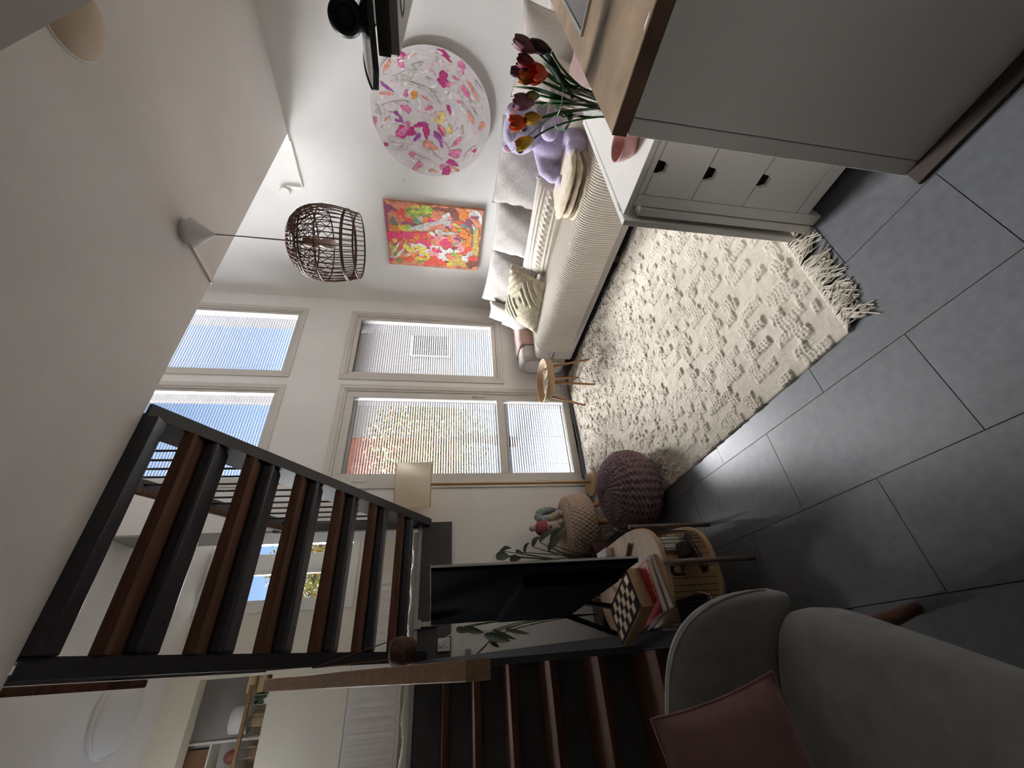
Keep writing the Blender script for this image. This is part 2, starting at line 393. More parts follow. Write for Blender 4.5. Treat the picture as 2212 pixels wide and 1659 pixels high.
# right railing: bars between stringer and rail
def rail_z(y): return 3.0 - .665 * (y - 2.6)
RXB = SX1 + .035
bar = None
for k in range(15):
    y = 1.78 + .112 * k
    if y > 3.40: break
    z0, z1 = line_z(y) + .18, rail_z(y)
    part(st, 'baluster', MB().tube([(RXB, y, z0), (RXB, y, z1)], .0065, 6), BLACKM)
mb = MB(); ya, yb = 1.72, 3.43
def sloped(mb, x0, x1, za, zb, fz, ya, yb):
    v = []
    for x in (x0, x1): v += [(x, ya, fz(ya) + za), (x, yb, fz(yb) + za), (x, yb, fz(yb) + zb), (x, ya, fz(ya) + zb)]
    return mb.add(v, [(0, 1, 2, 3), (7, 6, 5, 4), (0, 4, 5, 1), (1, 5, 6, 2), (2, 6, 7, 3), (3, 7, 4, 0)])
part(st, 'rail_bar', sloped(MB(), RXB - .03, RXB + .03, 0, .012, rail_z, ya, yb), GREYM)
part(st, 'handrail', sloped(MB(), RXB - .055, RXB - .028, -.012, .035, rail_z, ya, yb), TREAD, .004)
part(st, 'newel_post', MB().box(.975, 1.055, 3.42, 3.458, 1.46, 2.58), GREYM, .003)
# left railing of the upper flight
def lrail_z(y): return line_z(y) + .86
part(st, 'rail_bar', sloped(MB(), .092, .128, 0, .05, lrail_z, 1.72, 3.3), GREYM)
part(st, 'handrail', sloped(MB(), .055, .088, -.01, .045, lrail_z, 1.72, 2.75), TREAD, .004)
for y in (2.62, 3.28): part(st, 'rail_post', MB().box(.098, .122, y, y + .03, line_z(y), lrail_z(y)), BLACKM)

lo = thing('lower_staircase', 'dark wooden staircase going up to the landing at the shaded left of the room', 'staircase', (-.4, 2.4, 0))
NX0, NX1 = -.98, .018
for i in range(7):
    y, z = 3.2 - .251 * i, 1.281 - .1725 * i
    part(lo, 'tread', MB().box(NX0, NX1, y, y + .30, z - .04, z), TREAD, .003)
    part(lo, 'riser', MB().box(NX0, NX1, y + .03, y + .045, z - .172, z - .0405), GREYM)
def lz(y): return 1.281 - .6873 * (3.2 - y)
part(lo, 'stringer', sloped(MB(), .020, .082, -.20, .05, lz, 1.44, 3.40), GREYM, .003)
part(lo, 'stringer', sloped(MB(), NX0 - .01, NX0, -.20, .05, lz, 1.44, 3.40), GREYM, .003)
def hz(y): return -.018 + .687 * y
hr = MB(); v = []
for y, c in ((1.763, .003), (3.5, .027)):
    for dx, dz in ((-.033, -.05), (.033, -.05), (.033, .04), (-.033, .04)): v.append((c + dx, y, hz(y) + dz))
hr.add(v, [(3, 2, 1, 0), (4, 5, 6, 7), (0, 1, 5, 4), (1, 2, 6, 5), (2, 3, 7, 6), (3, 0, 4, 7)])
part(lo, 'handrail', hr, OAK, .004)
for y in (1.95, 3.2): part(lo, 'rail_post', MB().box(.012, .036, y, y + .03, lz(y) + .05, hz(y) - .045), BLACKM)
# landing edge
t = thing('landing_fascia', 'dark grey steel edge beam under the landing with a pale top strip', 'beam', (.02, YW - .03, 1.22))
part(t, 'beam', MB().box(-.98, 1.025, YW - .035, YW - .001, 1.224, 1.462), GREYM, .003)
part(t, 'top_strip', MB().box(-.98, 1.025, YW - .05, YW - .001, 1.462, 1.492), mat('pale_strip', (.42, .41, .40), .6), .002)
for x in (.92, .97, .45): part(t, 'screw', MB().ell((x, YW - .036, 1.26), .004, 8, 6), BLACKM)
o = thing('power_outlet', 'white double socket on the dark landing beam with a plug in it', 'outlet', (.165, YW - .035, 1.24))
part(o, 'plate', MB().box(.128, .208, YW - .048, YW - .036, 1.232, 1.318).box(.128, .208, YW - .05, YW - .036, 1.234, 1.316), WPLASTIC, .003)
for z in (1.296, 1.254):
    r = MB().lathe([(.0185, 0), (.0165, .003), (.0165, -.004), (.004, -.004)], n=20, capb=False)
    r.v = [(.168 + a, YW - .050 - c, z + b_) for a, b_, c in r.v]; part(o, 'socket_ring', r, mat('socket_grey', (.25, .25, .25), .5))
pl = MB().lathe([(.015, 0), (.015, .02), (.009, .035)], n=16); pl.v = [(.168 + a, YW - .052 - c, 1.296 + b_) for a, b_, c in pl.v]
part(o, 'plug', pl, WPLASTIC)
mb = MB().tube([(.168, YW - .085, 1.296), (.20, YW - .10, 1.27), (.235, YW - .08, 1.20), (.245, YW - .03, 1.10), (.24, YW - .02, .95), (.255, YW - .02, .8), (.25, YW - .02, .6), (.30, 3.3, .46), (.32, 3.1, .43)], .004, 8)
single('power_cable', mb, WPLASTIC, 'white power cable hanging from the landing socket down behind the television', 'cable', (.168, YW - .085, 1.0))
mb = MB().box(.283, .315, YW - .062, YW - .036, 1.36, 1.475).box(.27, .33, YW - .07, YW - .036, 1.44, 1.49).box(.285, .345, YW - .066, YW - .036, 1.325, 1.36)
single('cable_bracket', mb, mat('old_white', (.45, .44, .41), .5), 'small off-white pipe bracket clipped to the landing beam behind the television', 'bracket', (.30, YW - .036, 1.4), .004)
mb = MB().box(-.10, .13, YW - .06, YW - .036, 1.085, 1.125)
single('conduit_box', mb, mat('conduit_grey', (.25, .245, .23), .6), 'grey conduit strip below the socket at the end of the oak handrail', 'conduit', (0, YW - .036, 1.1), .003)
# landing rug: shaggy white edge hanging over the strip
P = []
xs = np.linspace(-.98, .95, 160)
for k in range(9):
    a = PI * k / 8
    rr = .028 + .010 * rng.random(160) + .008 * np.sin(xs * 23)
    P.append(np.stack([xs + rng.normal(size=160) * .003, YW - .01 + .02 - np.cos(a) * (.035 + rr * .3), 1.485 + np.sin(a) * (rr + .014)], 1))
single('landing_rug', MB().grid(P), mat('shaggy_white', (.62, .60, .55), .95, bump=.8, bscale=120), 'shaggy white rug lying at the edge of the landing', 'rug', (0, YW, 1.49))
# radiator on the landing wall
t = thing('radiator', 'white ribbed panel radiator on the landing wall under the upper opening', 'radiator', (.4, YF, 1.63))
part(t, 'panel', MB().box(-.75, .93, YF - .075, YF - .03, 1.63, 2.115), WHITE, .008)
for k in range(22):
    x = -.72 + .074 * k
    part(t, 'rib', MB().box(x, x + .042, YF - .084, YF - .074, 1.665, 2.08), WHITE, .006)
part(t, 'top_grille', MB().box(-.755, .935, YF - .08, YF - .01, 2.115, 2.125), WHITE, .002)
# round ceiling lamp on the landing
mb = MB().lathe([(.255, 0), (.255, -.03), (.24, -.05), (.12, -.066), (.001, -.07)][::-1], (-.06, 4.35, 3.69), 48)
t = thing('landing_ceiling_lamp', 'large round white flush lamp on the landing ceiling', 'ceiling lamp', (-.06, 4.35, 3.69))
part(t, 'diffuser', mb, mat('opal_diffuser', (.66, .64, .62), .5))
part(t, 'rim', MB().lathe([(.262, 0), (.268, -.02), (.256, -.034)], (-.06, 4.35, 3.69), 48, capb=False, capt=False), WHITE)
# upper room railing and things behind it
YR = YF + .04
t = thing('wire_railing', 'low wire railing with a brown wooden top bar above the landing wall', 'railing', (-.4, YR, 2.825))
part(t, 'top_bar', MB().box(-1.0, .05, YR - .012, YR + .022, 2.985, 3.015), OAK, .003)
for k in range(15): part(t, 'wire', MB().tube([(-.98 + .073 * k, YR, 2.825), (-.98 + .073 * k, YR, 2.99)], .003, 6), STEEL)
t = thing('wicker_table_lamp', 'table lamp with white drum shade and wicker base behind the wire railing', 'lamp', (-.21, YF + .14, 2.825))
c = (-.205, YF + .17, 2.825)
part(t, 'base', MB().lathe([(.055, 0), (.065, .02), (.062, .13), (.03, .16)], c, 20), mat('wicker_tan', (.42, .31, .17), .8, bump=1, bscale=120))
part(t, 'foot', MB().lathe([(.07, 0), (.07, .02)], c, 20), WPLASTIC)
part(t, 'lamp_shade', MB().lathe([(.105, .16), (.10, .31)], c, 28, capb=False), mat('white_shade', (.80, .78, .74), .8))
for k, (lab, z, c_) in enumerate((('tan folded seat cushion, lower of the pair behind the wire railing', 2.90, (.62, .47, .27)), ('tan folded seat cushion, upper of the pair behind the wire railing', 2.99, (.66, .51, .31)))):
    mb = MB().box(-.02, .30, YF + .10, YF + .34, z, z + .08)
    single('folded_cushion', mb, mat('cushion_tan%d' % k, c_, .9), lab, 'cushion', (.14, YF + .22, z), .03)
mb = MB()
for x0, x1, z0, z1 in ((-.36, -.34, 2.83, 3.52), (-.99, -.36, 3.50, 3.52), (-.99, -.36, 3.27, 3.285), (-.99, -.36, 3.04, 3.055), (-.60, -.585, 2.83, 3.5), (-.82, -.805, 2.83, 3.5)): mb.box(x0, x1, YF + .2, YF + .42, z0, z1)
single('cube_shelf', mb, WHITE, 'white open cube shelf with small ornaments behind the wire railing', 'shelf', (-.68, YF + .3, 2.825), .002)
for k, (x, z, c_, lab) in enumerate(((-.47, 3.055, (.30, .10, .08), 'dark red rounded ornament on the white cube shelf'), (-.48, 3.285, (.22, .12, .06), 'brown box ornament on the upper tier of the white cube shelf'), (-.45, 2.828, (.28, .17, .09), 'brown basket at the bottom of the white cube shelf'))):
    if k == 0: mb = MB().ell((x, YF + .3, z + .062), (.05, .05, .062))
    elif k == 1: mb = MB().box(x - .09, x + .09, YF + .22, YF + .40, z, z + .19)
    else: mb = MB().lathe([(.06, 0), (.075, .08), (.07, .13), (.05, .14)], (x, YF + .3, z), 20)
    single('shelf_ornament', mb, mat('ornament%d' % k, c_, .6), lab, 'ornament', (x, YF + .3, z), .004 if k == 1 else 0)
t = thing('small_potted_plant', 'small green pot plant behind the wire railing between cushions and lamp', 'plant', (-.06, YF + .14, 2.825))
part(t, 'pot', MB().lathe([(.03, 0), (.04, .06)], (-.065, YF + .12, 2.825), 16), WPLASTIC)
mb = MB()
for k in range(12):
    a = k * 2.4; mb.ell((-.065 + .03 * math.cos(a), YF + .12 + .03 * math.sin(a), 2.92 + .03 * math.sin(k * 1.7)), (.022, .014, .03), 8, 6)
part(t, 'foliage', mb, mat('dark_leaf', (.04, .10, .03), .6), kind='stuff')
# hanging coir planter
t = thing('hanging_coir_planter', 'brown coconut fibre hanging planter on cords below the upper staircase', 'planter', (.112, 2.6, 1.44))
part(t, 'pot', MB().lathe([(.035, 0), (.056, .02), (.066, .07), (.062, .12), (.035, .135)], (.112, 2.56, 1.435), 28), mat('coir', (.075, .035, .02), .95, var=.4, vscale=30, bump=1.0, bscale=90, bdist=.01))
for a in (0, 2.1, 4.2):
    part(t, 'cord', MB().tube([(.112 + .064 * math.cos(a), 2.56 + .064 * math.sin(a), 1.50), (.072, 2.56, 1.93)], .0028, 6), mat('cord_brown', (.10, .055, .035), .9))
    part(t, 'cord', MB().tube([(.112 + .066 * math.cos(a), 2.56 + .066 * math.sin(a), 1.50), (.112 + .04 * math.cos(a + 1), 2.56 + .04 * math.sin(a + 1), 1.437)], .002, 6), mat('cord_brown', (.10, .055, .035), .9))
DR = '0.372,0.212,0.021,0.022,-158,m;0.33,0.211,0.03,0.022,-171,p;0.381,0.144,0.034,0.01,-66,c;0.424,-0.072,0.036,0.016,-108,m;0.402,-0.097,0.035,0.009,-119,m;0.388,-0.046,0.012,0.006,-82,m;0.358,-0.068,0.054,0.018,-119,g;0.357,-0.208,0.031,0.025,-152,p;0.328,-0.191,0.027,0.018,171,g;0.323,0.002,0.035,0.019,-162,g;0.266,-0.082,0.038,0.037,-131,m;0.244,-0.12,0.016,0.016,-142,p;0.287,-0.168,0.021,0.009,-104,p;0.301,0.308,0.037,0.012,-30,c;0.213,-0.242,0.036,0.023,-147,p;0.211,-0.204,0.033,0.019,-165,g;0.229,-0.299,0.057,0.011,-143,c;0.144,0.131,0.023,0.02,-111,o;0.142,0.188,0.019,0.016,-171,p;0.129,0.05,0.024,0.008,-111,c;0.123,0.332,0.038,0.01,-82,c;0.167,0.328,0.035,0.011,-123,v;0.041,0.193,0.03,0.023,-107,p;0.061,0.015,0.026,0.02,-134,p;0.035,0.077,0.024,0.02,-112,g;0.08,-0.129,0.026,0.012,-167,m;0.137,-0.205,0.019,0.009,-110,p;0.107,-0.243,0.036,0.007,-131,g;0.011,-0.061,0.037,0.031,-83,y;0.034,-0.008,0.043,0.02,-112,g;-0.027,0.258,0.032,0.024,-125,v;-0.051,0.347,0.021,0.007,-49,c;-0.124,0.208,0.056,0.041,-74,m;-0.119,0.221,0.05,0.018,-57,p;-0.059,0.191,0.03,0.009,-83,p;-0.057,0.085,0.041,0.018,-74,m;-0.097,0.046,0.047,0.021,-159,m;-0.151,0.114,0.032,0.015,-48,v;-0.081,-0.076,0.041,0.021,-146,c;-0.082,-0.069,0.034,0.009,-146,m;-0.13,-0.05,0.041,0.021,-135,v;-0.16,-0.071,0.036,0.014,-168,v;-0.205,0.019,0.059,0.022,-114,c;-0.151,-0.199,0.05,0.012,-46,p;-0.067,-0.137,0.029,0.014,-178,y;0.042,-0.297,0.037,0.014,-153,c;-0.006,-0.387,0.029,0.017,-180,c;-0.242,0.367,0.015,0.014,-83,m;-0.295,0.16,0.03,0.015,-109,p;-0.244,-0.19,0.05,0.025,-83,p;-0.322,-0.168,0.036,0.022,-98,m;-0.2,-0.348,0.018,0.009,-35,m;-0.374,0.11,0.027,0.02,-83,p;-0.41,0.136,0.022,0.011,-83,c;-0.408,-0.005,0.032,0.01,-93,c;-0.397,-0.126,0.032,0.031,-147,m;-0.361,-0.089,0.021,0.019,-114,p;-0.374,-0.192,0.036,0.01,-114,c;-0.078,0.436,0.027,0.014,-176,p;0.251,0.03,0.025,0.011,-115,b;0.152,-0.295,0.019,0.007,-100,b;0.256,0.188,0.089,0.023,-66,b;0.203,0.105,0.095,0.012,-101,b;0.161,0.005,0.063,0.013,-127,b;0.318,0.113,0.05,0.015,-66,b;0.069,0.267,0.072,0.011,-74,g;-0.194,0.299,0.05,0.017,-93,g;-0.239,0.234,0.056,0.021,-83,g;-0.086,-0.241,0.052,0.01,-166,g;-0.258,0.005,0.08,0.011,-125,g;-0.189,-0.113,0.04,0.007,-146,g;-0.318,0.091,0.055,0.015,-104,g;-0.235,-0.293,0.058,0.014,-36,g;0.262,-0.335,0.043,0.006,-134,g;-0.008,0.407,0.042,0.014,-163,g;0.213,-0.134,0.036,0.007,-30,b;-0.016,0.286,0.041,0.01,-113,g;0.087,-0.317,0.028,0.008,-131,b'
DQ = '0.263,0.448,0.066,0.025,179,u;0.074,0.455,0.083,0.022,179,u;0.279,0.393,0.043,0.024,-107,u;-0.071,0.454,0.046,0.015,179,k;-0.188,0.449,0.08,0.013,179,O;0.312,0.279,0.058,0.018,-89,c;0.254,0.305,0.026,0.032,-131,r;0.202,0.354,0.046,0.016,-144,c;0.183,0.249,0.036,0.019,-107,r;0.28,0.209,0.028,0.023,-84,y;0.27,0.159,0.059,0.047,-89,y;0.297,0.062,0.05,0.031,-89,l;0.253,0.039,0.046,0.029,-106,y;0.283,0.249,0.016,0.015,-84,O;0.297,0.215,0.018,0.015,-84,O;0.298,0.158,0.018,0.015,-84,O;0.246,0.219,0.021,0.018,-84,G;0.244,0.164,0.019,0.018,-84,G;0.291,0.108,0.021,0.015,-84,G;0.246,0.104,0.021,0.018,-84,O;0.242,0.049,0.021,0.018,-84,O;0.311,0.026,0.02,0.015,-95,G;0.2,0.184,0.029,0.015,-153,O;0.171,0.162,0.027,0.016,-119,t;0.206,0.128,0.024,0.015,-153,b;0.201,0.082,0.019,0.024,-84,o;0.191,0.026,0.028,0.027,-84,m;0.245,-0.026,0.046,0.029,-101,c;0.32,-0.052,0.046,0.015,-95,n;0.308,-0.131,0.055,0.018,-112,n;0.294,-0.188,0.055,0.03,-149,n;0.26,-0.114,0.029,0.021,-73,w;0.242,-0.143,0.021,0.016,-84,p;0.284,-0.283,0.044,0.034,-167,o;0.308,-0.357,0.031,0.021,-175,b;0.289,-0.421,0.047,0.019,-156,w;0.274,-0.384,0.026,0.016,-84,u;0.194,-0.241,0.062,0.025,-101,t;0.178,-0.198,0.014,0.014,-84,y;0.204,-0.235,0.033,0.016,-101,r;0.184,-0.352,0.072,0.021,-133,u;0.134,-0.401,0.043,0.018,-148,g;0.131,-0.366,0.033,0.015,-167,k;0.094,0.272,0.071,0.028,-84,y;0.126,0.373,0.059,0.021,-156,k;0.074,0.362,0.05,0.023,-121,o;0.096,0.305,0.028,0.016,-84,y;0.136,0.233,0.021,0.016,-84,y;0.11,0.229,0.026,0.016,-84,G;0.125,0.186,0.021,0.019,-84,u;0.145,0.251,0.046,0.011,-95,u;0.152,0.045,0.123,0.024,-67,b;0.1,0.121,0.072,0.017,-84,b;0.176,-0.074,0.075,0.029,-62,b;0.128,-0.041,0.064,0.024,-73,c;0.139,-0.142,0.024,0.017,-84,u;0.174,-0.16,0.032,0.015,-169,p;0.129,-0.195,0.022,0.012,-24,o;0.125,-0.264,0.029,0.017,-84,o;0.123,-0.249,0.017,0.011,-107,G;-0.012,0.278,0.172,0.05,-93,m;-0.023,0.114,0.121,0.059,-93,m;0.012,0.161,0.044,0.026,-84,r;-0.008,0.074,0.036,0.024,-108,r;-0.057,0.294,0.024,0.023,-84,o;-0.06,0.214,0.025,0.024,-84,o;-0.012,0.167,0.02,0.017,-84,o;-0.057,0.294,0.009,0.009,-84,n;-0.06,0.214,0.009,0.009,-84,n;-0.014,0.077,0.009,0.009,-84,n;-0.058,0.381,0.021,0.015,-109,y;0.041,0.045,0.022,0.02,-84,o;0.056,0.016,0.023,0.016,-142,w;0.077,-0.052,0.027,0.028,-84,b;0.076,-0.124,0.064,0.017,-84,b;-0.008,-0.033,0.03,0.02,-84,m;-0.055,-0.029,0.05,0.048,-84,c;0.014,-0.077,0.049,0.026,-84,p;-0.048,-0.151,0.053,0.057,-84,m;0.024,-0.17,0.027,0.026,-84,o;0.002,-0.231,0.042,0.044,-84,p;0.024,-0.225,0.027,0.014,-84,u;0.01,-0.256,0.026,0.006,-177,u;0.078,-0.296,0.04,0.034,-107,o;0.038,-0.359,0.028,0.032,-84,o;-0.034,-0.339,0.038,0.045,-84,o;-0.018,-0.383,0.06,0.01,-174,k;-0.014,-0.419,0.128,0.023,-178,Y;-0.112,-0.412,0.062,0.021,-175,Y;-0.041,-0.223,0.038,0.015,-84,O;-0.068,-0.25,0.035,0.027,-84,p;-0.096,-0.206,0.025,0.018,-84,n;-0.101,-0.277,0.036,0.031,-84,p;-0.101,-0.339,0.042,0.021,-61,r;-0.157,0.378,0.073,0.007,-27,w;-0.182,0.326,0.079,0.009,-31,w;-0.134,0.328,0.036,0.014,-27,r;-0.141,0.392,0.015,0.018,-84,G;-0.21,0.248,0.106,0.011,-55,w;-0.191,0.237,0.067,0.008,-55,p;-0.227,0.228,0.084,0.011,-54,o;-0.111,0.283,0.019,0.017,-156,w;-0.098,0.213,0.03,0.018,-133,p;-0.103,0.145,0.054,0.024,-102,w;-0.143,0.245,0.039,0.028,-109,y;-0.141,0.106,0.055,0.028,-115,y;-0.194,0.091,0.057,0.028,-154,y;-0.106,0.001,0.028,0.027,-84,w;-0.118,0.001,0.018,0.012,-84,r;-0.157,0.056,0.023,0.025,-84,w;-0.151,-0.03,0.03,0.025,-84,m;-0.132,-0.095,0.034,0.019,-152,w;-0.137,-0.167,0.028,0.031,-84,w;-0.158,-0.208,0.021,0.025,-84,G;-0.155,-0.26,0.023,0.025,-84,r;-0.124,-0.232,0.018,0.015,-84,w;-0.199,-0.046,0.067,0.034,-115,p;-0.205,-0.112,0.044,0.027,-132,w;-0.241,-0.072,0.028,0.029,-84,w;-0.254,-0.067,0.021,0.013,-84,r;-0.232,0.153,0.015,0.016,-122,r;-0.216,0.122,0.02,0.019,-122,g;-0.225,0.087,0.012,0.013,-84,r;-0.26,0.179,0.076,0.039,-90,o;-0.275,0.271,0.061,0.019,-90,r;-0.272,0.118,0.051,0.026,-97,y;-0.283,0.093,0.016,0.016,-84,O;-0.288,0.144,0.018,0.019,-84,O;-0.276,0.026,0.061,0.034,-61,r;-0.291,-0.083,0.078,0.02,-91,r;-0.281,-0.177,0.032,0.029,-109,y;-0.205,-0.174,0.042,0.032,-109,c;-0.234,-0.264,0.068,0.045,-84,Y;-0.287,-0.32,0.042,0.02,-84,Y;-0.209,-0.32,0.024,0.026,-84,w;-0.148,-0.363,0.028,0.024,-50,g;-0.207,-0.404,0.037,0.035,-84,r;-0.272,-0.399,0.043,0.039,-84,n;-0.296,0.352,0.041,0.013,-84,O;-0.258,0.41,0.028,0.016,-84,g;-0.292,0.437,0.027,0.02,-110,m;-0.206,0.381,0.034,0.015,-27,O;0.008,-0.291,0.015,0.012,-84,O;0.105,-0.133,0.017,0.01,-178,o'
# ================================================================= KITCHEN ISLAND, HOOD, GATELEG TABLE
FRONT = mat('warm_grey_front', (.62, .585, .53), .5, bump=.15, bscale=220, bdist=.001)
IX = 1.107
t = thing('kitchen_island', 'warm grey kitchen island with a plain end panel nearest the camera', 'kitchen island', (1.8, .1, 0))
part(t, 'end_panel', MB().box(IX, IX + .02, -1.2, .386, .0, .893), FRONT, .0015)
part(t, 'corner_post', MB().box(IX, IX + .05, .388, .430, .0, .893), FRONT, .0015)
part(t, 'body', MB().box(IX + .02, 3.55, -1.2, .385, .05, .893), FRONT)
part(t, 'floor_strip', MB().box(IX - .055, IX - .001, -1.2, .425, .0, .014), mat('dark_strip', (.035, .022, .016), .6), .002)  # thin dark strip lying on the floor along the end panel
CT = mat('worktop_wood', (.27, .19, .12), .55, var=.25, vscale=9, bump=.1, bscale=60, bdist=.001)
CTE = mat('worktop_edge', (.13, .07, .04), .55, var=.3, vscale=10)
t = thing('worktop', 'mottled brown wooden worktop with a dark edge lying on the grey island', 'worktop', (2, .1, .894))
part(t, 'top', MB().box(IX + .0, 3.55, -1.2, .430, .896, .936), CT, .002)
part(t, 'edge_band', MB().box(IX - .004, IX - .0005, -1.2, .432, .8955, .935), CTE, .001)
part(t, 'chip', MB().prism([(IX + .008, .20), (IX + .012, .19), (IX + .016, .215), (IX + .010, .225)], .936, .9364), WHITE)
t = thing('induction_hob', 'black glass hob with a steel rim set into the brown worktop', 'hob', (1.95, .1, .936))
part(t, 'glass_plate', MB().box(1.645, 2.23, -.13, .358, .937, .941), mat('hob_glass', (.02, .02, .022), .12), .001)
mb = MB().box(1.632, 1.645, -.143, .371, .9365, .944).box(2.23, 2.243, -.143, .371, .9365, .944).box(1.645, 2.23, .358, .371, .9365, .944).box(1.645, 2.23, -.143, -.13, .9365, .944)
part(t, 'rim', mb, STEEL, .001)
# hood: arched glass canopy over a box body
t = thing('cooker_hood', 'cooker hood with a curved glass canopy hanging above the worktop', 'hood', (1.65, .13, 1.47))
P = []
def gl_z(x): u = (x - 1.65) / .45; return 1.60 - .078 * u * u
outl = []
for x in np.linspace(1.20, 2.10, 40):
    u = abs(x - 1.65) / .45; rr = .06
    yb = .465 if u < .87 else .465 - rr * (1 - math.sqrt(max(0, 1 - ((u - .87) / .13) ** 2)))
    outl.append((x, yb))
top = [[(x, -.2 + (yb + .2) * k / 8, gl_z(x) + .008) for k in range(9)] for x, yb in outl]
bot = [[(x, -.2 + (yb + .2) * k / 8, gl_z(x)) for k in range(9)] for x, yb in outl]
part(t, 'glass_canopy', MB().grid(top).grid(bot), glass_mat('canopy_glass', (.38, .44, .43), .35))
ed = MB()
rim = [(x, yb, gl_z(x)) for x, yb in outl]; rim = [(1.20, -.2, gl_z(1.2)), (1.20, .1, gl_z(1.2))] + rim
vs = [(x, y, z - .003) for x, y, z in rim] + [(x, y, z + .011) for x, y, z in rim]
n = len(rim); ed.add(vs, [(i, i + 1, n + i + 1, n + i) for i in range(n - 1)])
part(t, 'canopy_edge', ed, mat('canopy_edge_black', (.006, .012, .012), .2))
bd = MB().box(1.30, 2.00, -.2, .405, 1.50, 1.53)
part(t, 'body_front', bd, mat('hood_dark_steel', (.06, .05, .045), .4, metal=.4), .002)
part(t, 'body', MB().box(1.305, 1.995, -.195, .40, 1.478, 1.4995), mat('hood_steel', (.30, .27, .25), .35, metal=.6), .002)
for x in (1.43, 1.78):
    r = MB().lathe([(.05, 0), (.058, -.003), (.062, 0)], (x, .29, 1.478), 28, capb=False, capt=False)
    part(t, 'lamp_ring', r, BPLASTIC)
    part(t, 'lamp_lens', MB().lathe([(.049, -.001), (.001, -.0015)], (x, .29, 1.478), 28, capb=False), mat('lens', (.5, .48, .45), .3))
mb = MB().box(1.45, 1.85, .05, .06, 1.4765, 1.4785).box(1.45, 1.85, .20, .21, 1.4765, 1.4785)
part(t, 'filter_edge', mb, BPLASTIC)
part(t, 'chimney', MB().box(1.5, 1.8, -.19, .02, 1.53, 2.45), mat('hood_steel', (.3, .27, .25), .35), .002)
# round black speaker sitting on the canopy
ax = Vector((-.95, -.33, -.12)).normalized()
Mx = ax.to_track_quat('Z', 'Y').to_matrix()
def turned(prof, c, n=32, capb=True, capt=True):
    m_ = MB().lathe(prof, n=n, capb=capb, capt=capt); m_.v = [tuple(Mx @ Vector(p) + Vector(c)) for p in m_.v]; return m_
sc = (1.365, .355, 1.612)
t = thing('round_speaker', 'small round black speaker standing on the glass hood canopy', 'speaker', (1.365, .355, 1.572))
part(t, 'body', turned([(.034, -.05), (.040, -.04), (.0425, .0), (.040, .018), (.032, .024), (.024, .020), (.022, .010)], sc), BPLASTIC)
part(t, 'grille', turned([(.022, .012), (.012, .016), (.001, .017)], sc), mat('speaker_cloth', (.035, .034, .033), .9, bump=.8, bscale=600))

# gateleg table with three drawers
GW = mat('gateleg_white', (.66, .64, .60), .42, var=.02)
t = thing('gateleg_table', 'white folded gateleg table with three small drawers beside the kitchen island', 'table', (1.66, .59, 0))
part(t, 'table_top', MB().box(1.262, 2.06, .435, .737, .722, .742), GW, .002)
part(t, 'frame', MB().box(1.262, 1.30, .660, .700, 0.0, .72).box(1.262, 1.30, .437, .478, 0, .72).box(1.262, 1.285, .478, .660, .70, .72).box(1.262, 1.285, .478, .660, .058, .108)
     .box(2.02, 2.06, .66, .70, 0, .72).box(2.02, 2.06, .437, .478, 0, .72).box(1.30, 2.04, .665, .68, .058, .72), GW, .0025)
part(t, 'drawer_case', MB().box(1.30, 2.0, .480, .660, .06, .70), mat('dark_inside', (.02, .02, .02), .9))
Zs = [(.527, .698), (.329, .523), (.111, .325)]
for z0, z1 in Zs:
    y0, y1, ym, w, d = .4795, .6585, .569, .024, .035
    poly = [(y0, z0), (y1, z0), (y1, z1), (ym + w, z1), (ym + w * .9, z1 - d * .55), (ym + w * .55, z1 - d), (ym - w * .55, z1 - d), (ym - w * .9, z1 - d * .55), (ym - w, z1), (y0, z1)]
    m_ = MB(); m_.prism(poly, 0, .018); m_.v = [(1.2615 + c, a, b_) for a, b_, c in m_.v]
    dr = part(t, 'drawer', m_, GW, .001)
    part(dr, 'pull_notch', MB().box(1.281, 1.29, ym - w - .01, ym + w + .01, z1 - d - .01, z1 - .001), mat('notch_black', (.004, .004, .004), .9))
part(t, 'drop_leaf', MB().box(1.255, 2.06, .752, .774, .040, .733), GW, .002)
part(t, 'hinge', MB().box(1.30, 1.34, .736, .746, .7395, .7425), STEEL)
part(t, 'gate_leg', MB().box(1.262, 1.30, .704, .735, 0, .69), GW, .002)
# pink bowl
t = thing('pink_bowl', 'glossy pink bowl on the white table end beside the worktop corner', 'bowl', (1.385, .560, .743))
PINK = mat('pink_glaze', (.50, .25, .245), .25, spec=.6)
part(t, 'body', MB().lathe([(.028, .001), (.042, .008), (.054, .030), (.059, .052), (.060, .056), (.057, .056), (.053, .050), (.04, .018), (.001, .010)], (1.385, .560, .743), 40, capt=False), PINK)

# tulips in a cut-glass vase
KS = .86
def kk(p): return Vector((p[0] * KS, p[1] * KS, 1.35 + (p[2] - 1.35) * KS))
VC = Vector((1.475, .497, .743))
t = thing('glass_vase', 'clear cut-glass vase of tulips on the white gateleg table', 'vase', VC)
VG = glass_mat('crystal', (.86, .90, .89), .42)
prof = [(.030, 0), (.033, .006), (.026, .05), (.028, .10), (.033, .15), (.038, .20), (.041, .235), (.043, .262)]
mb = MB(); n = 28; vs = []
for i, (r, z) in enumerate(prof):
    for k in range(n):
        a = 2 * PI * (k + .5 * (i % 2)) / n; rr = r * (1.0 if i > 6 else (1 + .10 * ((k % 2) * 2 - 1)))
        vs.append((VC.x + rr * math.cos(a), VC.y + rr * math.sin(a), VC.z + z))
mb.add(vs, [(i * n + k, i * n + (k + 1) % n, (i + 1) * n + (k + 1) % n, (i + 1) * n + k) for i in range(len(prof) - 1) for k in range(n)])
part(t, 'body', mb, VG)
part(t, 'foot', MB().lathe([(.034, 0), (.034, .008), (.02, .012)], VC, 24), VG)
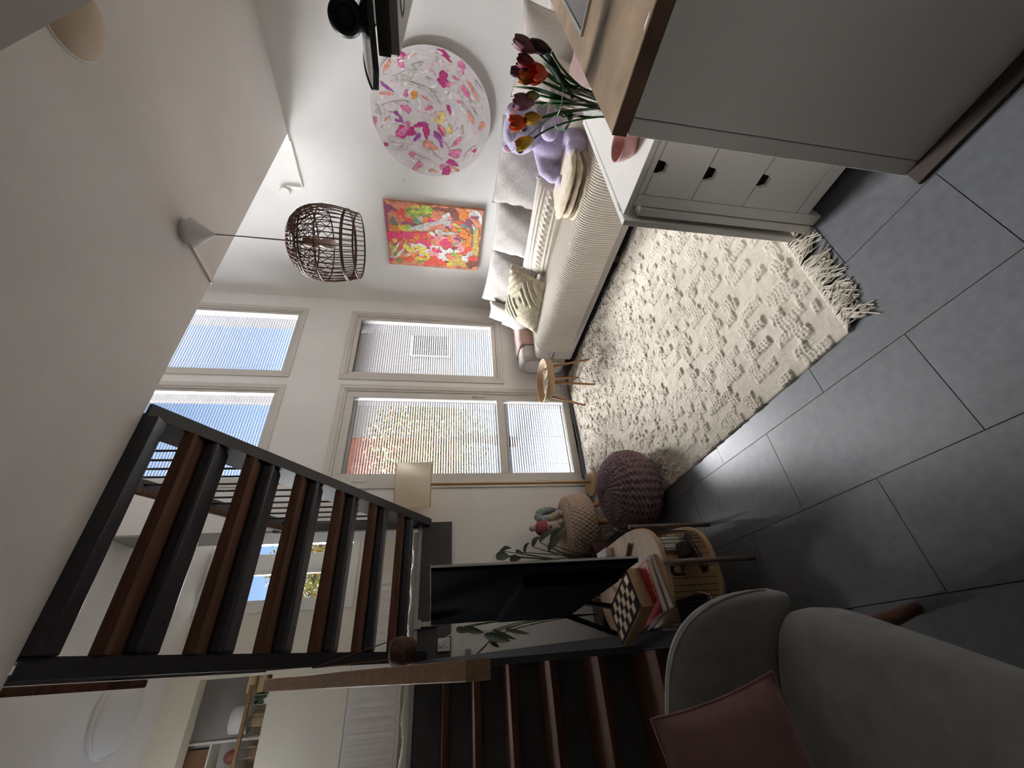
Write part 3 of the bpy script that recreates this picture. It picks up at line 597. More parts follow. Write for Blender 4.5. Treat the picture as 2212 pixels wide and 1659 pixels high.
part(t, 'rim', MB().tube([(VC.x + .043 * math.cos(2 * PI * i / 36), VC.y + .043 * math.sin(2 * PI * i / 36), VC.z + .262) for i in range(37)], .0014, 6, cap=False), mat('glass_rim', (.75, .78, .77), .1, spec=.8))
STEM = mat('tulip_stem', (.055, .17, .04), .5, var=.2); TLEAF = mat('tulip_leaf', (.028, .11, .035), .45, var=.3, vscale=20)
def petal_head(c, d, r, L, opening):
    """six pointed petals around axis d"""
    q = d.to_track_quat('Z', 'Y').to_matrix(); mb = MB()
    for k in range(6):
        a0 = 2 * PI * k / 6; lay = 1.0 if k % 2 else .86; P = []
        for i in range(8):
            s_ = i / 7; rad = r * (.35 + 1.0 * math.sin(min(1, s_ * 1.25) * PI * .5) * (1 - .45 * s_ ** 3) + opening * s_ * s_) * .8 * lay
            wid = r * .95 * math.sin(PI * (.10 + .82 * s_)) ** .75; row = []
            for j in range(5):
                u = (j - 2) / 2; ang = a0 + u * wid / max(rad, r * .3) * .75
                rr = rad * (1 - .12 * u * u); row.append(tuple(c + q @ Vector((rr * math.cos(ang), rr * math.sin(ang), L * (s_ - .05 * u * u * s_)))))
            P.append(row)
        mb.grid(P)
    return mb
def leaf_mb(pts, w):
    pts = [Vector(p) for p in pts]; P = []
    for i, p in enumerate(pts):
        d = (pts[min(i + 1, len(pts) - 1)] - pts[max(i - 1, 0)]).normalized(); s_ = i / (len(pts) - 1)
        side = d.cross(Vector((.4, -.9, .25))).normalized(); ww = w * math.sin(PI * min(1, .12 + .86 * s_)) ** .8
        nrm = side.cross(d); P.append([tuple(p - side * ww + nrm * ww * .3), tuple(p), tuple(p + side * ww + nrm * ww * .3)])
    return MB().grid(P)
def bez(a, b, c, n=9):
    a, b, c = Vector(a), Vector(b), Vector(c)
    return [a * (1 - t_) ** 2 + b * 2 * t_ * (1 - t_) + c * t_ * t_ for t_ in [i / (n - 1) for i in range(n)]]
TUL = [  # base of head, tip direction, radius, length, colour, opening, label
 ((1.752, .458, 1.055), (.1, -.25, 1), .023, .068, (.22, .08, .12), -.15, 'dusky mauve tulip, the highest of the bunch'),
 ((1.752, .452, 1.005), (.12, -.16, 1), .021, .062, (.025, .010, .03), -.2, 'almost black purple tulip standing beside the mauve one'),
 ((1.732, .492, 1.055), (.0, -.1, 1), .022, .052, (.20, .012, .03), -.05, 'dark crimson tulip below the black one'),
 ((1.700, .506, 1.015), (-.3, -.1, .8), .027, .050, (.60, .055, .015), .35, 'wide open orange red tulip in the middle of the bunch'),
 ((1.722, .528, 1.045), (-.05, .0, 1), .021, .050, (.55, .17, .02), .05, 'amber orange tulip tucked beside the open red one'),
 ((1.76, .530, 1.085), (.1, .0, 1), .017, .040, (.12, .03, .08), -.1, 'small plum tulip at the far side of the bunch'),
 ((1.696, .595, 1.042), (-.1, .05, 1), .027, .060, (.34, .14, .22), -.05, 'rosy lilac tulip leaning over the glass rim'),
 ((1.712, .575, 1.025), (-.3, .05, .8), .017, .040, (.40, .38, .12), -.2, 'pale green yellow tulip bud under the lilac one'),
 ((1.674, .652, 1.055), (.0, .15, 1), .024, .056, (.75, .10, .02), .3, 'bright orange scarlet tulip next to the lilac plush'),
 ((1.668, .628, 1.010), (-.25, .1, .9), .021, .050, (.62, .36, .03), -.1, 'golden yellow tulip with a brown streak beside the scarlet one'),
 ((1.655, .700, 1.030), (-.1, .45, .9), .022, .054, (.66, .40, .04), .0, 'ochre yellow tulip hanging lowest from the bunch'),
]
for i, (hb, d, r, L, c_, op, lab) in enumerate(TUL):
    hb = kk(hb); d = Vector(d).normalized(); r *= 1.06; L *= 1.12
    a = i * 2.1; foot = VC + Vector((.016 * math.cos(a), .016 * math.sin(a), .03)); mid = VC + Vector(((hb.x - VC.x) * .35, (hb.y - VC.y) * .35, .245))
    t = thing('tulip', lab, 'tulip', foot)
    part(t, 'stem', MB().tube(bez(foot, mid, hb - d * .003, 10), .0035, 6), STEM)
    part(t, 'flower_head', petal_head(hb, d, r, L, op), mat('petal_%d' % i, c_, .35, var=.35, vscale=25, spec=.5))
LV = [(0, [(1.715, .57, .90), (1.725, .50, .98), (1.728, .455, 1.03), (1.735, .475, 1.0)], .012), (3, [(1.71, .55, .88), (1.72, .525, .95), (1.722, .50, .99), (1.725, .48, 1.03)], .014),
      (6, [(1.71, .58, .90), (1.70, .565, 1.0), (1.695, .555, 1.06), (1.695, .555, 1.13)], .016), (7, [(1.71, .58, .90), (1.70, .585, .97), (1.69, .60, 1.01), (1.685, .61, 1.03)], .012),
      (8, [(1.70, .60, .92), (1.675, .645, .99), (1.66, .70, 1.05), (1.645, .755, 1.11)], .010), (10, [(1.70, .60, .90), (1.69, .64, .89), (1.675, .665, .905), (1.67, .66, .945), (1.672, .64, .97)], .009), (2, [(1.715, .56, .9), (1.72, .53, .96), (1.73, .50, 1.0), (1.74, .49, 1.03)], .012)]
tl = [o for o in COL.objects if o.name.split('.')[0] == 'tulip']
for k, pts, w in LV:
    pts = [kk(p) for p in pts]; w *= 1.5; P = []
    for i in range(len(pts) - 1):
        for u in (0, .33, .67): P.append(Vector(pts[i]).lerp(Vector(pts[i + 1]), u))
    P.append(Vector(pts[-1])); part(tl[k], 'leaf', leaf_mb(P, w), TLEAF)

# ================================================================= WALL PICTURES
PC = {'m': (.42, .03, .17), 'p': (.56, .16, .30), 'c': (.62, .25, .19), 'y': (.66, .47, .16), 'v': (.30, .06, .30), 'b': (.47, .44, .41), 'g': (.52, .43, .445), 'o': (.80, .26, .06), 'w': (.68, .64, .62), 'G': (.22, .42, .06), 'l': (.45, .55, .10), 't': (.10, .26, .20), 'r': (.72, .08, .05), 'u': (.24, .08, .14), 'k': (.15, .15, .12), 'O': (.24, .25, .07), 'n': (.22, .07, .05), 'Y': (.50, .35, .10)}
def dabs(spec, x, cy, cz, jit, keep, extra=(), grow=1.2):
    by = {}
    k = 0
    for d in spec.split(';'):
        s_, t_, a, b_, an, c = d.split(','); s_, t_, a, b_, an = float(s_), float(t_), float(a), float(b_), math.radians(float(an))
        k += 1; mb = by.setdefault(c, MB()); n = 36; pts = []; ph = rng.uniform(0, 6.28, 5)
        for i in range(n):
            th = 2 * PI * i / n; q = 1 + jit * (.45 * math.sin(2 * th + ph[0]) + .35 * math.sin(3 * th + ph[1]) + .25 * math.sin(5 * th + ph[2]) + .15 * math.sin(8 * th + ph[3]) )
            u, v = a * math.cos(th) * q, b_ * math.sin(th) * q
            u, v = u * grow, v * grow; S, T = s_ + u * math.cos(an) - v * math.sin(an), t_ + u * math.sin(an) + v * math.cos(an)
            S, T = keep(S, T); pts.append((x - .0004 - .00003 * k, cy - S, cz + T))
        mb.add(pts, [list(range(n))])
    for c, num, (la, lb) in extra:
        mb = by.setdefault(c, MB())
        for _ in range(num):
            k += 1; rr = .43 * math.sqrt(rng.random()); a0 = rng.uniform(0, 6.28); s_, t_ = rr * math.cos(a0), rr * math.sin(a0); an = a0 + PI / 2 + rng.normal() * .5; L, w = rng.uniform(.4, 1) * la, rng.uniform(.4, 1) * lb; bend = rng.normal() * .5; up, dn = [], []
            for i in range(8):
                u = -1 + 2 * i / 7; a2 = an + bend * u; S = s_ + L * u * math.cos(an) - bend * L * u * u * .4 * math.sin(an); T = t_ + L * u * math.sin(an) + bend * L * u * u * .4 * math.cos(an); ww = w * (1 - u ** 4) * rng.uniform(.6, 1.2) + .0004
                up.append(keep(S - ww * math.sin(a2), T + ww * math.cos(a2))); dn.append(keep(S + ww * math.sin(a2), T - ww * math.cos(a2)))
            mb.add([(x - .0001 - .000002 * k, cy - S, cz + T) for S, T in up + dn[::-1]], [(i, i + 1, 14 - i, 15 - i) for i in range(7)])
    return by
PQ = dict(PC, m=(.62, .045, .13), p=(.68, .26, .27), c=(.66, .20, .12), y=(.66, .52, .07), u=(.24, .07, .12), v=(.3, .06, .2), o=(.72, .20, .04))
def paintmat(c, pal=PC, tag_=''): return mat('paint_' + tag_ + c, tuple(min(.9, x * 1.25) for x in pal[c]), .6, var=.35, vscale=40, bump=.2, bscale=120, bdist=.001)
cy, cz = 1.448, 1.480
t = thing('round_painting', 'large round canvas of pink and magenta petals on the wall above the sofa', 'painting', (XS, cy, cz))
m_ = MB().prism([(.456 * math.cos(2 * PI * k / 120), .456 * math.sin(2 * PI * k / 120)) for k in range(120)], 0, .030); m_.v = [(XS - .001 - z, cy - x, cz + y) for x, y, z in m_.v]
part(t, 'canvas', m_, mat('canvas_blush', (.70, .65, .645), .8, var=.09, vscale=7, bump=.3, bscale=60, bdist=.001))
def keepR(S, T):
    r = math.hypot(S, T); f_ = min(1, .45 / r) if r else 1; return S * f_, T * f_
for c, mb in dabs(DR, XS - .031, cy, cz, .42, keepR, (('g', 90, (.05, .005)), ('b', 40, (.06, .005)), ('w', 60, (.06, .010)), ('p', 10, (.02, .006)), ('c', 12, (.018, .005)))).items(): part(t, 'paint_' + {'m': 'magenta', 'p': 'pink', 'c': 'coral', 'y': 'yellow', 'v': 'violet', 'b': 'beige', 'g': 'mauve', 'o': 'orange', 'w': 'white'}[c], mb, paintmat(c), kind='stuff')
cy, cz = 2.535, 1.460
t = thing('bright_painting', 'rectangular neon orange, pink and yellow abstract canvas on the sofa wall', 'painting', (XS, cy, cz))
part(t, 'canvas', MB().box(XS - .026, XS - .001, cy - .355, cy + .355, cz - .46, cz + .455), mat('canvas_peach', (.78, .30, .17), .8, var=.45, vscale=16, bump=.3, bscale=60, bdist=.001), .002)
def keepQ(S, T): return max(-.353, min(.353, S)), max(-.457, min(.452, T))
for c, mb in dabs(DQ, XS - .0265, cy, cz, .4, keepQ, grow=1.35).items():
    part(t, 'paint_' + {'m': 'magenta', 'p': 'pink', 'c': 'coral', 'y': 'yellow', 'v': 'violet', 'b': 'sand', 'g': 'mauve', 'o': 'orange', 'w': 'white', 'G': 'green', 'l': 'lime', 't': 'teal', 'r': 'red', 'u': 'plum', 'k': 'moss', 'O': 'olive', 'n': 'brown', 'Y': 'gold'}[c], mb, paintmat(c, PQ, 'neon_'), kind='stuff')
single('wall_plug_dot', MB().ell((XS, 1.989, 1.722), .005, 10, 8), mat('plug_grey', (.2, .2, .2), .6), 'tiny grey plug hole in the wall between the two paintings', 'wall plug', (XS, 1.989, 1.722))

# ================================================================= PENDANT LAMP
RAT = mat('rattan_brown', (.135, .050, .024), .5, var=.4, vscale=30)
PX, PY = 1.842, 1.405
t = thing('rattan_pendant_lamp', 'brown open rattan cage pendant lamp hanging on a cord from a white cone', 'pendant lamp', (PX, PY, 1.785))
part(t, 'ceiling_cone', MB().lathe([(.006, 2.456), (.068, 2.548), (.070, 2.552), (.060, 2.553)], (PX, PY, 0), 32), WPLASTIC)
part(t, 'ceiling_plate', MB().lathe([(.055, 2.553), (.058, 2.588)], (PX, PY, 0), 32), WHITE)
part(t, 'cord', MB().tube([(PX, PY, 2.458), (PX, PY, 2.05)], .0035, 8), mat('cord_taupe', (.18, .14, .13), .7))
part(t, 'lamp_holder', MB().lathe([(.008, 2.06), (.022, 2.055), (.024, 1.99), (.020, 1.985)][::-1], (PX, PY, 0), 20), mat('holder_tan', (.36, .25, .17), .6))
part(t, 'bulb', MB().lathe([(.001, 1.90), (.02, 1.905), (.027, 1.925), (.024, 1.955), (.015, 1.985)], (PX, PY, 0), 24), mat('bulb_opal', (.75, .66, .62), .25))
cage = [(.050, 2.118), (.085, 2.112), (.125, 2.092), (.158, 2.058), (.180, 2.01), (.188, 1.96), (.186, 1.91), (.178, 1.86), (.165, 1.81), (.160, 1.787)]
def cage_r(z):
    for (r0, z0), (r1, z1) in zip(cage, cage[1:]):
        if z1 <= z <= z0: return r1 + (r0 - r1) * (z - z1) / (z0 - z1)
    return cage[0][0]
rib_me = MB().tube([(r, 0, z - 1.785) for r, z in cage], .0026, 6).mesh('rib'); rib_me.materials.append(RAT)
NR = 40
for k in range(NR):
    o = bpy.data.objects.new('rib', rib_me); COL.objects.link(o); o.parent = t; o.rotation_euler = (0, 0, 2 * PI * k / NR)
for r, z, w in ((.052, 2.120, .004), (.160, 1.787, .0045), (.1745, 1.835, .004), (.1755, 1.842, .003), (.188, 1.955, .0035), (.172, 2.03, .004), (.166, 2.045, .003)):
    part(t, 'hoop', MB().tube([(PX + r * math.cos(2 * PI * i / 48), PY + r * math.sin(2 * PI * i / 48), z) for i in range(49)], w, 6, cap=False), RAT)
tw = []
for sgn in (1, -1):
    pts = []
    for i in range(15):
        u = i / 14; z = 2.112 - u * .157; a = sgn * u * .85
        r = cage_r(z) - .004; pts.append((r * math.cos(a), r * math.sin(a), z - 1.785))
    m_ = MB().tube(pts, .0022, 6).mesh('cross_rib'); m_.materials.append(RAT); tw.append(m_)
for k in range(NR):
    o = bpy.data.objects.new('cross_rib', tw[k % 2]); COL.objects.link(o); o.parent = t; o.rotation_euler = (0, 0, 2 * PI * k / NR + .05)
for r, z in ((.08, 2.113), (.105, 2.103), (.128, 2.088), (.146, 2.07)):
    part(t, 'hoop', MB().tube([(PX + r * math.cos(2 * PI * i / 48), PY + r * math.sin(2 * PI * i / 48), z) for i in range(49)], .002, 6, cap=False), RAT)
# ceiling bowl lamp next to the soffit
t = thing('ceiling_bowl_lamp', 'beige glass bowl lamp on the ceiling half hidden by the lowered soffit', 'ceiling lamp', (1.84, .70, ZC))
part(t, 'bowl', MB().lathe([(.001, -.065), (.04, -.06), (.085, -.045), (.118, -.022), (.130, -.004)], (1.87, .60, ZC), 40, capb=False, capt=False), mat('bowl_beige', (.52, .42, .31), .5))
part(t, 'rim', MB().lathe([(.132, -.006), (.135, 0)], (1.87, .60, ZC), 40), WHITE)
# ================================================================= RUG
WOOL = mat('cream_wool', (.475, .425, .345), .95, var=.10, vscale=60, bump=.5, bscale=350, sheen=.2, bdist=.003)
C00, C10, C01, C11 = [np.array(c) for c in ((.835, .815), (2.545, .805), (.770, 3.25), (2.52, 3.36))]
NU, NV = 400, 600
u = np.linspace(0, 1, NU)[:, None]; v = np.linspace(0, 1, NV)[None, :]
X = (1 - u) * (1 - v) * C00[0] + u * (1 - v) * C10[0] + (1 - u) * v * C01[0] + u * v * C11[0]
Y = (1 - u) * (1 - v) * C00[1] + u * (1 - v) * C10[1] + (1 - u) * v * C01[1] + u * v * C11[1]
a_, b_ = u * 1.70 + 0 * v, v * 2.45 + 0 * u
def blur(m, k=1):
    for _ in range(k): m = (m + np.roll(m, 1, 0) + np.roll(m, -1, 0) + np.roll(m, 1, 1) + np.roll(m, -1, 1)) / 5
    return m
ci = np.floor(a_ / .046); qb = np.floor((b_ + (ci % 2) * .032 + .013 * ci) / .064)
da = np.abs((((ci * .046) / .46) % 1) - .5) * 2; db = np.abs(((qb * .064 / .70) % 1) - .5) * 2
lz_ = (da + db) % 1.0                                   # nested lozenges of short stepped blocks
nub = np.abs(np.sin(a_ * PI / .0165 + .8 * np.sin(b_ * 90))) * np.abs(np.sin(b_ * PI / .0185 + .8 * np.sin(a_ * 80)))
mask = blur(((lz_ > .12) & (lz_ < .40)) * 1.0 + ((lz_ > .62) & (lz_ < .86)) * .75, 1)
lump = blur(rng.random((NU, NV)), 3); lump = (lump - lump.mean()) / lump.std()
low = blur(rng.random((NU, NV)), 60); low = np.clip((low - low.mean()) / low.std(), -2, 2)
shag = np.clip((b_ - .55) / .9, 0, 1)
Z = .006 + .0009 * np.sin(a_ * 2 * PI / .012) * (1 - mask) + mask * (.0045 + .0065 * nub ** .7 * (1 - .45 * shag)) + .0016 * lump * (.5 + 1.3 * shag) * (.35 + .65 * mask) + .0012 * low
# slanting pile edges seen all over the far half
bars = ((np.floor((b_ + .5 * a_) / .085) + np.floor(a_ / .055)) % 2) * np.clip(np.sin((a_ / .055 % 1) * PI), 0, 1) ** .5
Z = Z + .0045 * shag * blur(bars * (rng.random((NU, NV)) > .15), 1)
Z[0, :] = Z[-1, :] = 0; Z[:, 0] = Z[:, -1] = 0; Z[:, 1:7] = np.minimum(Z[:, 1:7], .0075)
rug = thing('wool_rug', 'large cream wool rug with raised lozenge pattern and fringe in front of the sofa', 'rug', (1.6, 2.05, .001))
part(rug, 'pile', MB().grid(np.stack([X, Y, Z + .001], 2)), WOOL)
mb = MB()
for k in range(620):
    s_ = (k + rng.uniform(-.3, .3)) / 620; s_ = min(max(s_, 0), 1); p = C00 * (1 - s_) + C10 * s_
    g = math.floor(s_ * 46); lean = .35 * math.sin(g * 1.9) + rng.normal() * .16; L = rng.uniform(.075, .115)
    if s_ < .02: lean -= .8
    dx, dy = -math.sin(lean) * L, -math.cos(lean) * L
    w1_, w2_ = rng.normal() * .008, rng.normal() * .011; mb.tube([(p[0], p[1] + .004, .008), (p[0] + dx * .3 + w1_, p[1] + dy * .3, .012 + .008 * rng.random()), (p[0] + dx * .65 - w2_, p[1] + dy * .65, .008 + .006 * rng.random()), (p[0] + dx + w2_, p[1] + dy, .004)], [.0036, .0034, .003, .0022], 4, cap=False)
part(rug, 'fringe', mb, mat('fringe_wool', (.58, .53, .44), .95), kind='stuff')
mb = MB()
for k in range(46):
    s_ = (k + .5) / 46; p = C00 * (1 - s_) + C10 * s_; mb.ell((p[0], p[1] - .008, .010), (.009, .012, .008), 8, 6)
part(rug, 'fringe_knots', mb, mat('fringe_wool', (.58, .53, .44), .95), kind='stuff')
mb = MB()
for k in range(220):
    s_ = (k + rng.uniform(-.3, .3)) / 220; p = C01 * (1 - s_) + C11 * s_; L = rng.uniform(.03, .05)
    mb.tube([(p[0], p[1], .008), (p[0] + rng.normal() * .01, p[1] + L, .004)], [.003, .002], 4, cap=False)
part(rug, 'far_fringe', mb, mat('fringe_wool', (.58, .53, .44), .95), kind='stuff')

# ================================================================= SOFA
SOFA = mat('sofa_fabric', (.50, .475, .45), .92, var=.07, vscale=120, bump=.35, bscale=420, sheen=.25, bdist=.002)
PIPE = mat('sofa_seam', (.34, .32, .30), .9)
SF = 2.47
t = thing('sofa', 'long pale grey fabric sofa along the right wall', 'sofa', (3.0, 1.7, 0))
part(t, 'base', MB().box(SF + .012, 3.50, .60, 3.05, .07, .265), SOFA, .02, seg=3)
for a, b in ((.605, 1.82), (1.825, 3.045)):
    c = part(t, 'seat_cushion', MB().box(SF - .01, 3.36, a, b, .27, .445), SOFA, .045, seg=4)
    part(c, 'piping', MB().tube([(SF - .008, a + .03, .315), (SF - .008, b - .03, .315)], .005, 6), PIPE)
part(t, 'backrest', MB().box(3.36, 3.55, .60, 3.05, .095, .74), SOFA, .05, seg=4)
for a, b in ((3.055, 3.31), (.442, .595)):
    P = []
    arm = MB().box(SF + .01, 3.55, a, b, .10, .56); ar = part(t, 'arm', arm, SOFA, .07, seg=5)
    part(ar, 'piping', MB().tube([(SF + .012, a + .03, .14), (SF + .012, a + .02, .46), (SF + .012, a + .06, .53), (SF + .012, b - .06, .53), (SF + .012, b - .02, .46), (SF + .012, b - .03, .14)], .0045, 6), PIPE)
DK = mat('sofa_leg_dark', (.03, .015, .01), .5)
for x in (SF + .09, 3.42):
    for y in (.52, 1.85, 3.20): part(t, 'leg', MB().box(x - .03, x + .03, y - .03, y + .03, .0, .10), DK, .004)
mb = MB().box(2.70, 3.40, 3.335, 3.350, .06, .55).box(2.70, 3.40, 3.362, 3.377, .05, .535).box(2.70, 3.40, 3.352, 3.360, .10, .50)
single('folded_board', mb, mat('board_grey', (.36, .34, .31), .6), 'thin grey folded boards standing between the sofa arm and the window wall', 'board', (3.05, 3.36, .05), .002)

# ---- cushions
def pillow_mb(w, h, th, pinch=.10, wr=.004, n=26, plump=.55, seed=1):
    r = np.random.default_rng(seed); U, V = np.meshgrid(np.linspace(-1, 1, n), np.linspace(-1, 1, n), indexing='ij')
    X_ = U * w / 2 * (1 - pinch * (1 - np.abs(V) ** 2) * np.abs(U) ** 2 * .9); Y_ = V * h / 2 * (1 - pinch * (1 - np.abs(U) ** 2) * np.abs(V) ** 2 * .9)
    prof = np.clip((1 - np.abs(U) ** 2.6), 0, 1) ** plump * np.clip((1 - np.abs(V) ** 2.6), 0, 1) ** plump
    wrn = wr * (np.sin(U * 9 + r.uniform(0, 6) + 3 * V) * np.sin(V * 7 + r.uniform(0, 6)) + .6 * np.sin(14 * (U + V) + r.uniform(0, 6))) * (1 - prof * .6) * (prof > .02)
    return X_, Y_, prof * th / 2 + wrn, U, V
def pillow(name, label, cat, loc, wdir, updir, w, h, th, m, pinch=.1, wr=.004, seed=1, seam=True, relief=None, n=26, group=None, plump=.55, tassel=False):
    X_, Y_, Zp, U, V = pillow_mb(w, h, th, pinch, wr, n, plump, seed)
    Zf = Zp + (relief(U, V) if relief is not None else 0) * (Zp > .003)
    mb = MB().grid(np.stack([X_, Y_, Zf], 2)); mb.grid(np.stack([X_, Y_, -Zp], 2)[::-1])
    wd = Vector(wdir).normalized(); ud = Vector(updir); ud = (ud - wd * ud.dot(wd)).normalized(); nd = wd.cross(ud)
    M3 = Matrix((wd, ud, nd)).transposed()
    t = thing(name, label, cat, loc, M3.to_euler(), group)
    part(t, 'cover', mb, m, world=False)
    if seam:
        k = n - 1
        ring = [(i, 0) for i in range(n)] + [(k, j) for j in range(1, n)] + [(i, k) for i in range(k - 1, -1, -1)] + [(0, j) for j in range(k - 1, 0, -1)]
        pts = [(X_[i, j], Y_[i, j], 0) for i, j in ring]; pts.append(pts[0])
        part(t, 'seam', MB().tube(pts, .0035, 5, cap=False), m, world=False)
    if tassel:
        for sx in (-1, 1):
            for sy in (-1, 1):
                mbt = MB().ell((sx * w / 2, sy * h / 2, 0), .014, 10, 8)
                for q in range(12):
                    an = math.atan2(sy * h, sx * w) + (q - 6) * .12
                    mbt.tube([(sx * w / 2, sy * h / 2, 0), (sx * w / 2 + .04 * math.cos(an), sy * h / 2 + .04 * math.sin(an), rng.normal() * .008)], .003, 4, cap=False)
                part(t, 'tassel', mbt, m, world=False)
    return t
GC = mat('grey_linen', (.42, .39, .365), .95, var=.16, vscale=70, bump=.8, bscale=200, sheen=.2, bdist=.002)
GC2 = mat('grey_linen_dark', (.37, .34, .32), .95, var=.16, vscale=70, bump=.8, bscale=200, sheen=.2, bdist=.002)
BE = mat('beige_linen', (.47, .43, .39), .95, var=.10, vscale=90, bump=.5, bscale=420, bdist=.002)
CREAM = mat('cream_knit', (.60, .55, .47), .95, var=.08, vscale=60, bump=.5, bscale=300, bdist=.002)
OLIVE = mat('olive_knit', (.44, .39, .28), .95, var=.22, vscale=40, bump=.6, bscale=260, bdist=.003)
def upv(deg): return (math.sin(math.radians(deg)), 0, math.cos(math.radians(deg)))
W_ = (0, -1, 0)
pillow('sofa_cushion', 'wide grey linen back cushion behind the lilac plush bear', 'cushion', (3.23, 1.60, .72), W_, upv(16), .68, .50, .17, GC, .06, .010, 3)
pillow('sofa_cushion', 'darker grey linen back cushion second from the plush bear', 'cushion', (3.23, 2.14, .69), (0, -1, .04), upv(18), .58, .48, .17, GC2, .07, .008, 4)
pillow('sofa_cushion', 'tall grey back cushion next to the window wall behind the lozenge cushion', 'cushion', (3.24, 2.74, .68), (0, -1, -.05), upv(16), .68, .50, .17, GC2, .06, .008, 5)
pillow('sofa_cushion', 'pale grey cushion in the far corner under the window', 'cushion', (3.21, 3.17, .66), (-.35, -1, .1), upv(14), .40, .38, .13, BE, .10, .004, 6)
pillow('sofa_cushion', 'small grey cushion peeking out beside the lozenge cushion at the sofa arm', 'cushion', (2.95, 2.94, .52), (.10, -1, -.10), upv(30), .46, .42, .14, GC, .10, .004, 7)
def lozenge(U, V): d = np.abs(U) + np.abs(V); return .010 * (np.sin(d * 2 * PI * 2.9 + .5) > .1) * (np.abs(U) < .93) + .003 * np.sin(U * 60) * np.sin(V * 60)
pillow('lozenge_cushion', 'olive beige cushion with tufted concentric lozenges leaning near the sofa arm', 'cushion', (2.86, 2.63, .59), (.30, -.95, .0), (.33, .15, .245), .52, .47, .15, OLIVE, .05, .003, 8, relief=lozenge, n=64)
def cable(U, V):
    r = .008 * np.exp(-((np.abs(V - .12 * np.sin(U * 26)) - .0) / .12) ** 2) + .008 * np.exp(-((np.abs(V + .12 * np.sin(U * 26))) / .12) ** 2)
    for c_ in (-.62, .62, -.40, .40): r = r + .006 * np.exp(-((V - c_) / .05) ** 2) * (1 + .4 * np.sin(U * 120))
    return r
pillow('cable_knit_cushion', 'long cream cable knit lumbar cushion lying in front of the grey back cushions', 'cushion', (2.93, 1.95, .535), (-.02, -1, .05), upv(32), .86, .29, .13, CREAM, .04, .002, 9, relief=cable, n=90, tassel=True)
pillow('sofa_cushion', 'big pale beige pillow at the near end of the sofa behind the tulips', 'cushion', (3.20, .87, .70), W_, upv(16), .52, .48, .20, BE, .12, .006, 10)
def fleck(U, V): return .006 * (np.sin(U * 70 + 3 * np.sin(V * 30)) * np.sin(V * 64 + 2 * np.sin(U * 37)) > .1)
pillow('cream_cushion', 'cream cushion with a nubbly woven border lying between plush bear and tulips', 'cushion', (2.93, 1.03, .54), (0, -1, .05), upv(38), .46, .42, .14, CREAM, .06, .002, 11, relief=lambda U, V: fleck(U, V) * (V < -.25), n=80)
pillow('rose_throw_pillow', 'dull rose satin pillow just visible behind the tulip vase', 'cushion', (2.78, .80, .53), (0, -1, 0), upv(50), .40, .36, .14, mat('rose_satin', (.36, .24, .22), .5, sheen=.3), .08, .008, 12)
# rose blanket folded over the far arm
P = []
for y in np.linspace(3.00, 3.335, 14):
    row = []
    for k in range(16):
        row.append((0, 0, 0))
    P.append(row)
prof_arm = [(3.047, .33), (3.046, .45), (3.05, .53), (3.085, .568), (3.18, .573), (3.28, .57), (3.312, .54), (3.32, .42), (3.32, .30)]
P = [[(x + .004 * math.sin(k * 2 + x * 30), y + (.004 if k > 5 else -.006), z + .004 + .003 * math.sin(x * 40 + k)) for k, (y, z) in enumerate(prof_arm)] for x in np.linspace(2.66, 3.12, 20)]
ROSE = mat('rose_throw', (.42, .27, .245), .95, var=.1, vscale=50, bump=.5, bscale=260, sheen=.3)
o = single('rose_throw', MB().grid(P), ROSE, 'dusty rose throw folded over the far sofa arm', 'throw', (2.9, 3.18, .57))
m_ = o.modifiers.new('thick', 'SOLIDIFY'); m_.thickness = .012; m_.offset = 1
# ribbed throw over the seat
pathx = [(2.98, .4505), (2.75, .4515), (2.55, .4515), (2.49, .449), (2.462, .43), (2.448, .40), (2.446, .33), (2.447, .27), (2.448, .21), (2.447, .15)]
def resample(pts, n):
    p = np.array(pts); d = np.r_[0, np.cumsum(np.linalg.norm(np.diff(p, axis=0), axis=1))]; s_ = np.linspace(0, d[-1], n)
    return np.stack([np.interp(s_, d, p[:, i]) for i in range(p.shape[1])], 1)
pp = resample(pathx, 34); ys = np.linspace(1.06, 2.885, 1100); P = []
for i, (x, z) in enumerate(pp):
    f_ = i / 33; nx, nz = (0, 1) if z > .44 else (-1, 0)
    if .40 < z <= .449: nx, nz = -.7, .7
    yy = ys + .012 * np.sin(i * .35 + ys * 3) * f_ + np.clip(ys - 2.45, 0, 1) * (-.10) * max(0, f_ - .75) * 4 * .4
    rib = .0115 * np.abs(np.sin(ys * PI / .0172)) ** .7 + .004 * np.sin(ys * 11 + i * .5) * (f_ > .55)
    P.append(np.stack([x + nx * rib, yy, z + nz * rib], 1))
RIB = mat('ribbed_throw_wool', (.62, .575, .51), .95, var=.06, vscale=80, bump=.4, bscale=300, sheen=.2)
t = thing('ribbed_throw', 'cream chunky ribbed throw spread over the sofa seat and its front', 'throw', (2.6, 1.97, .45))
part(t, 'cloth', MB().grid(np.array(P)), RIB)
mb = MB()
for k in range(120): y = 1.08 + 1.78 * k / 119; mb.ell((2.985, y, .455), (.012, .0065, .007), 6, 5)
part(t, 'edge_stitches', mb, RIB, kind='stuff')
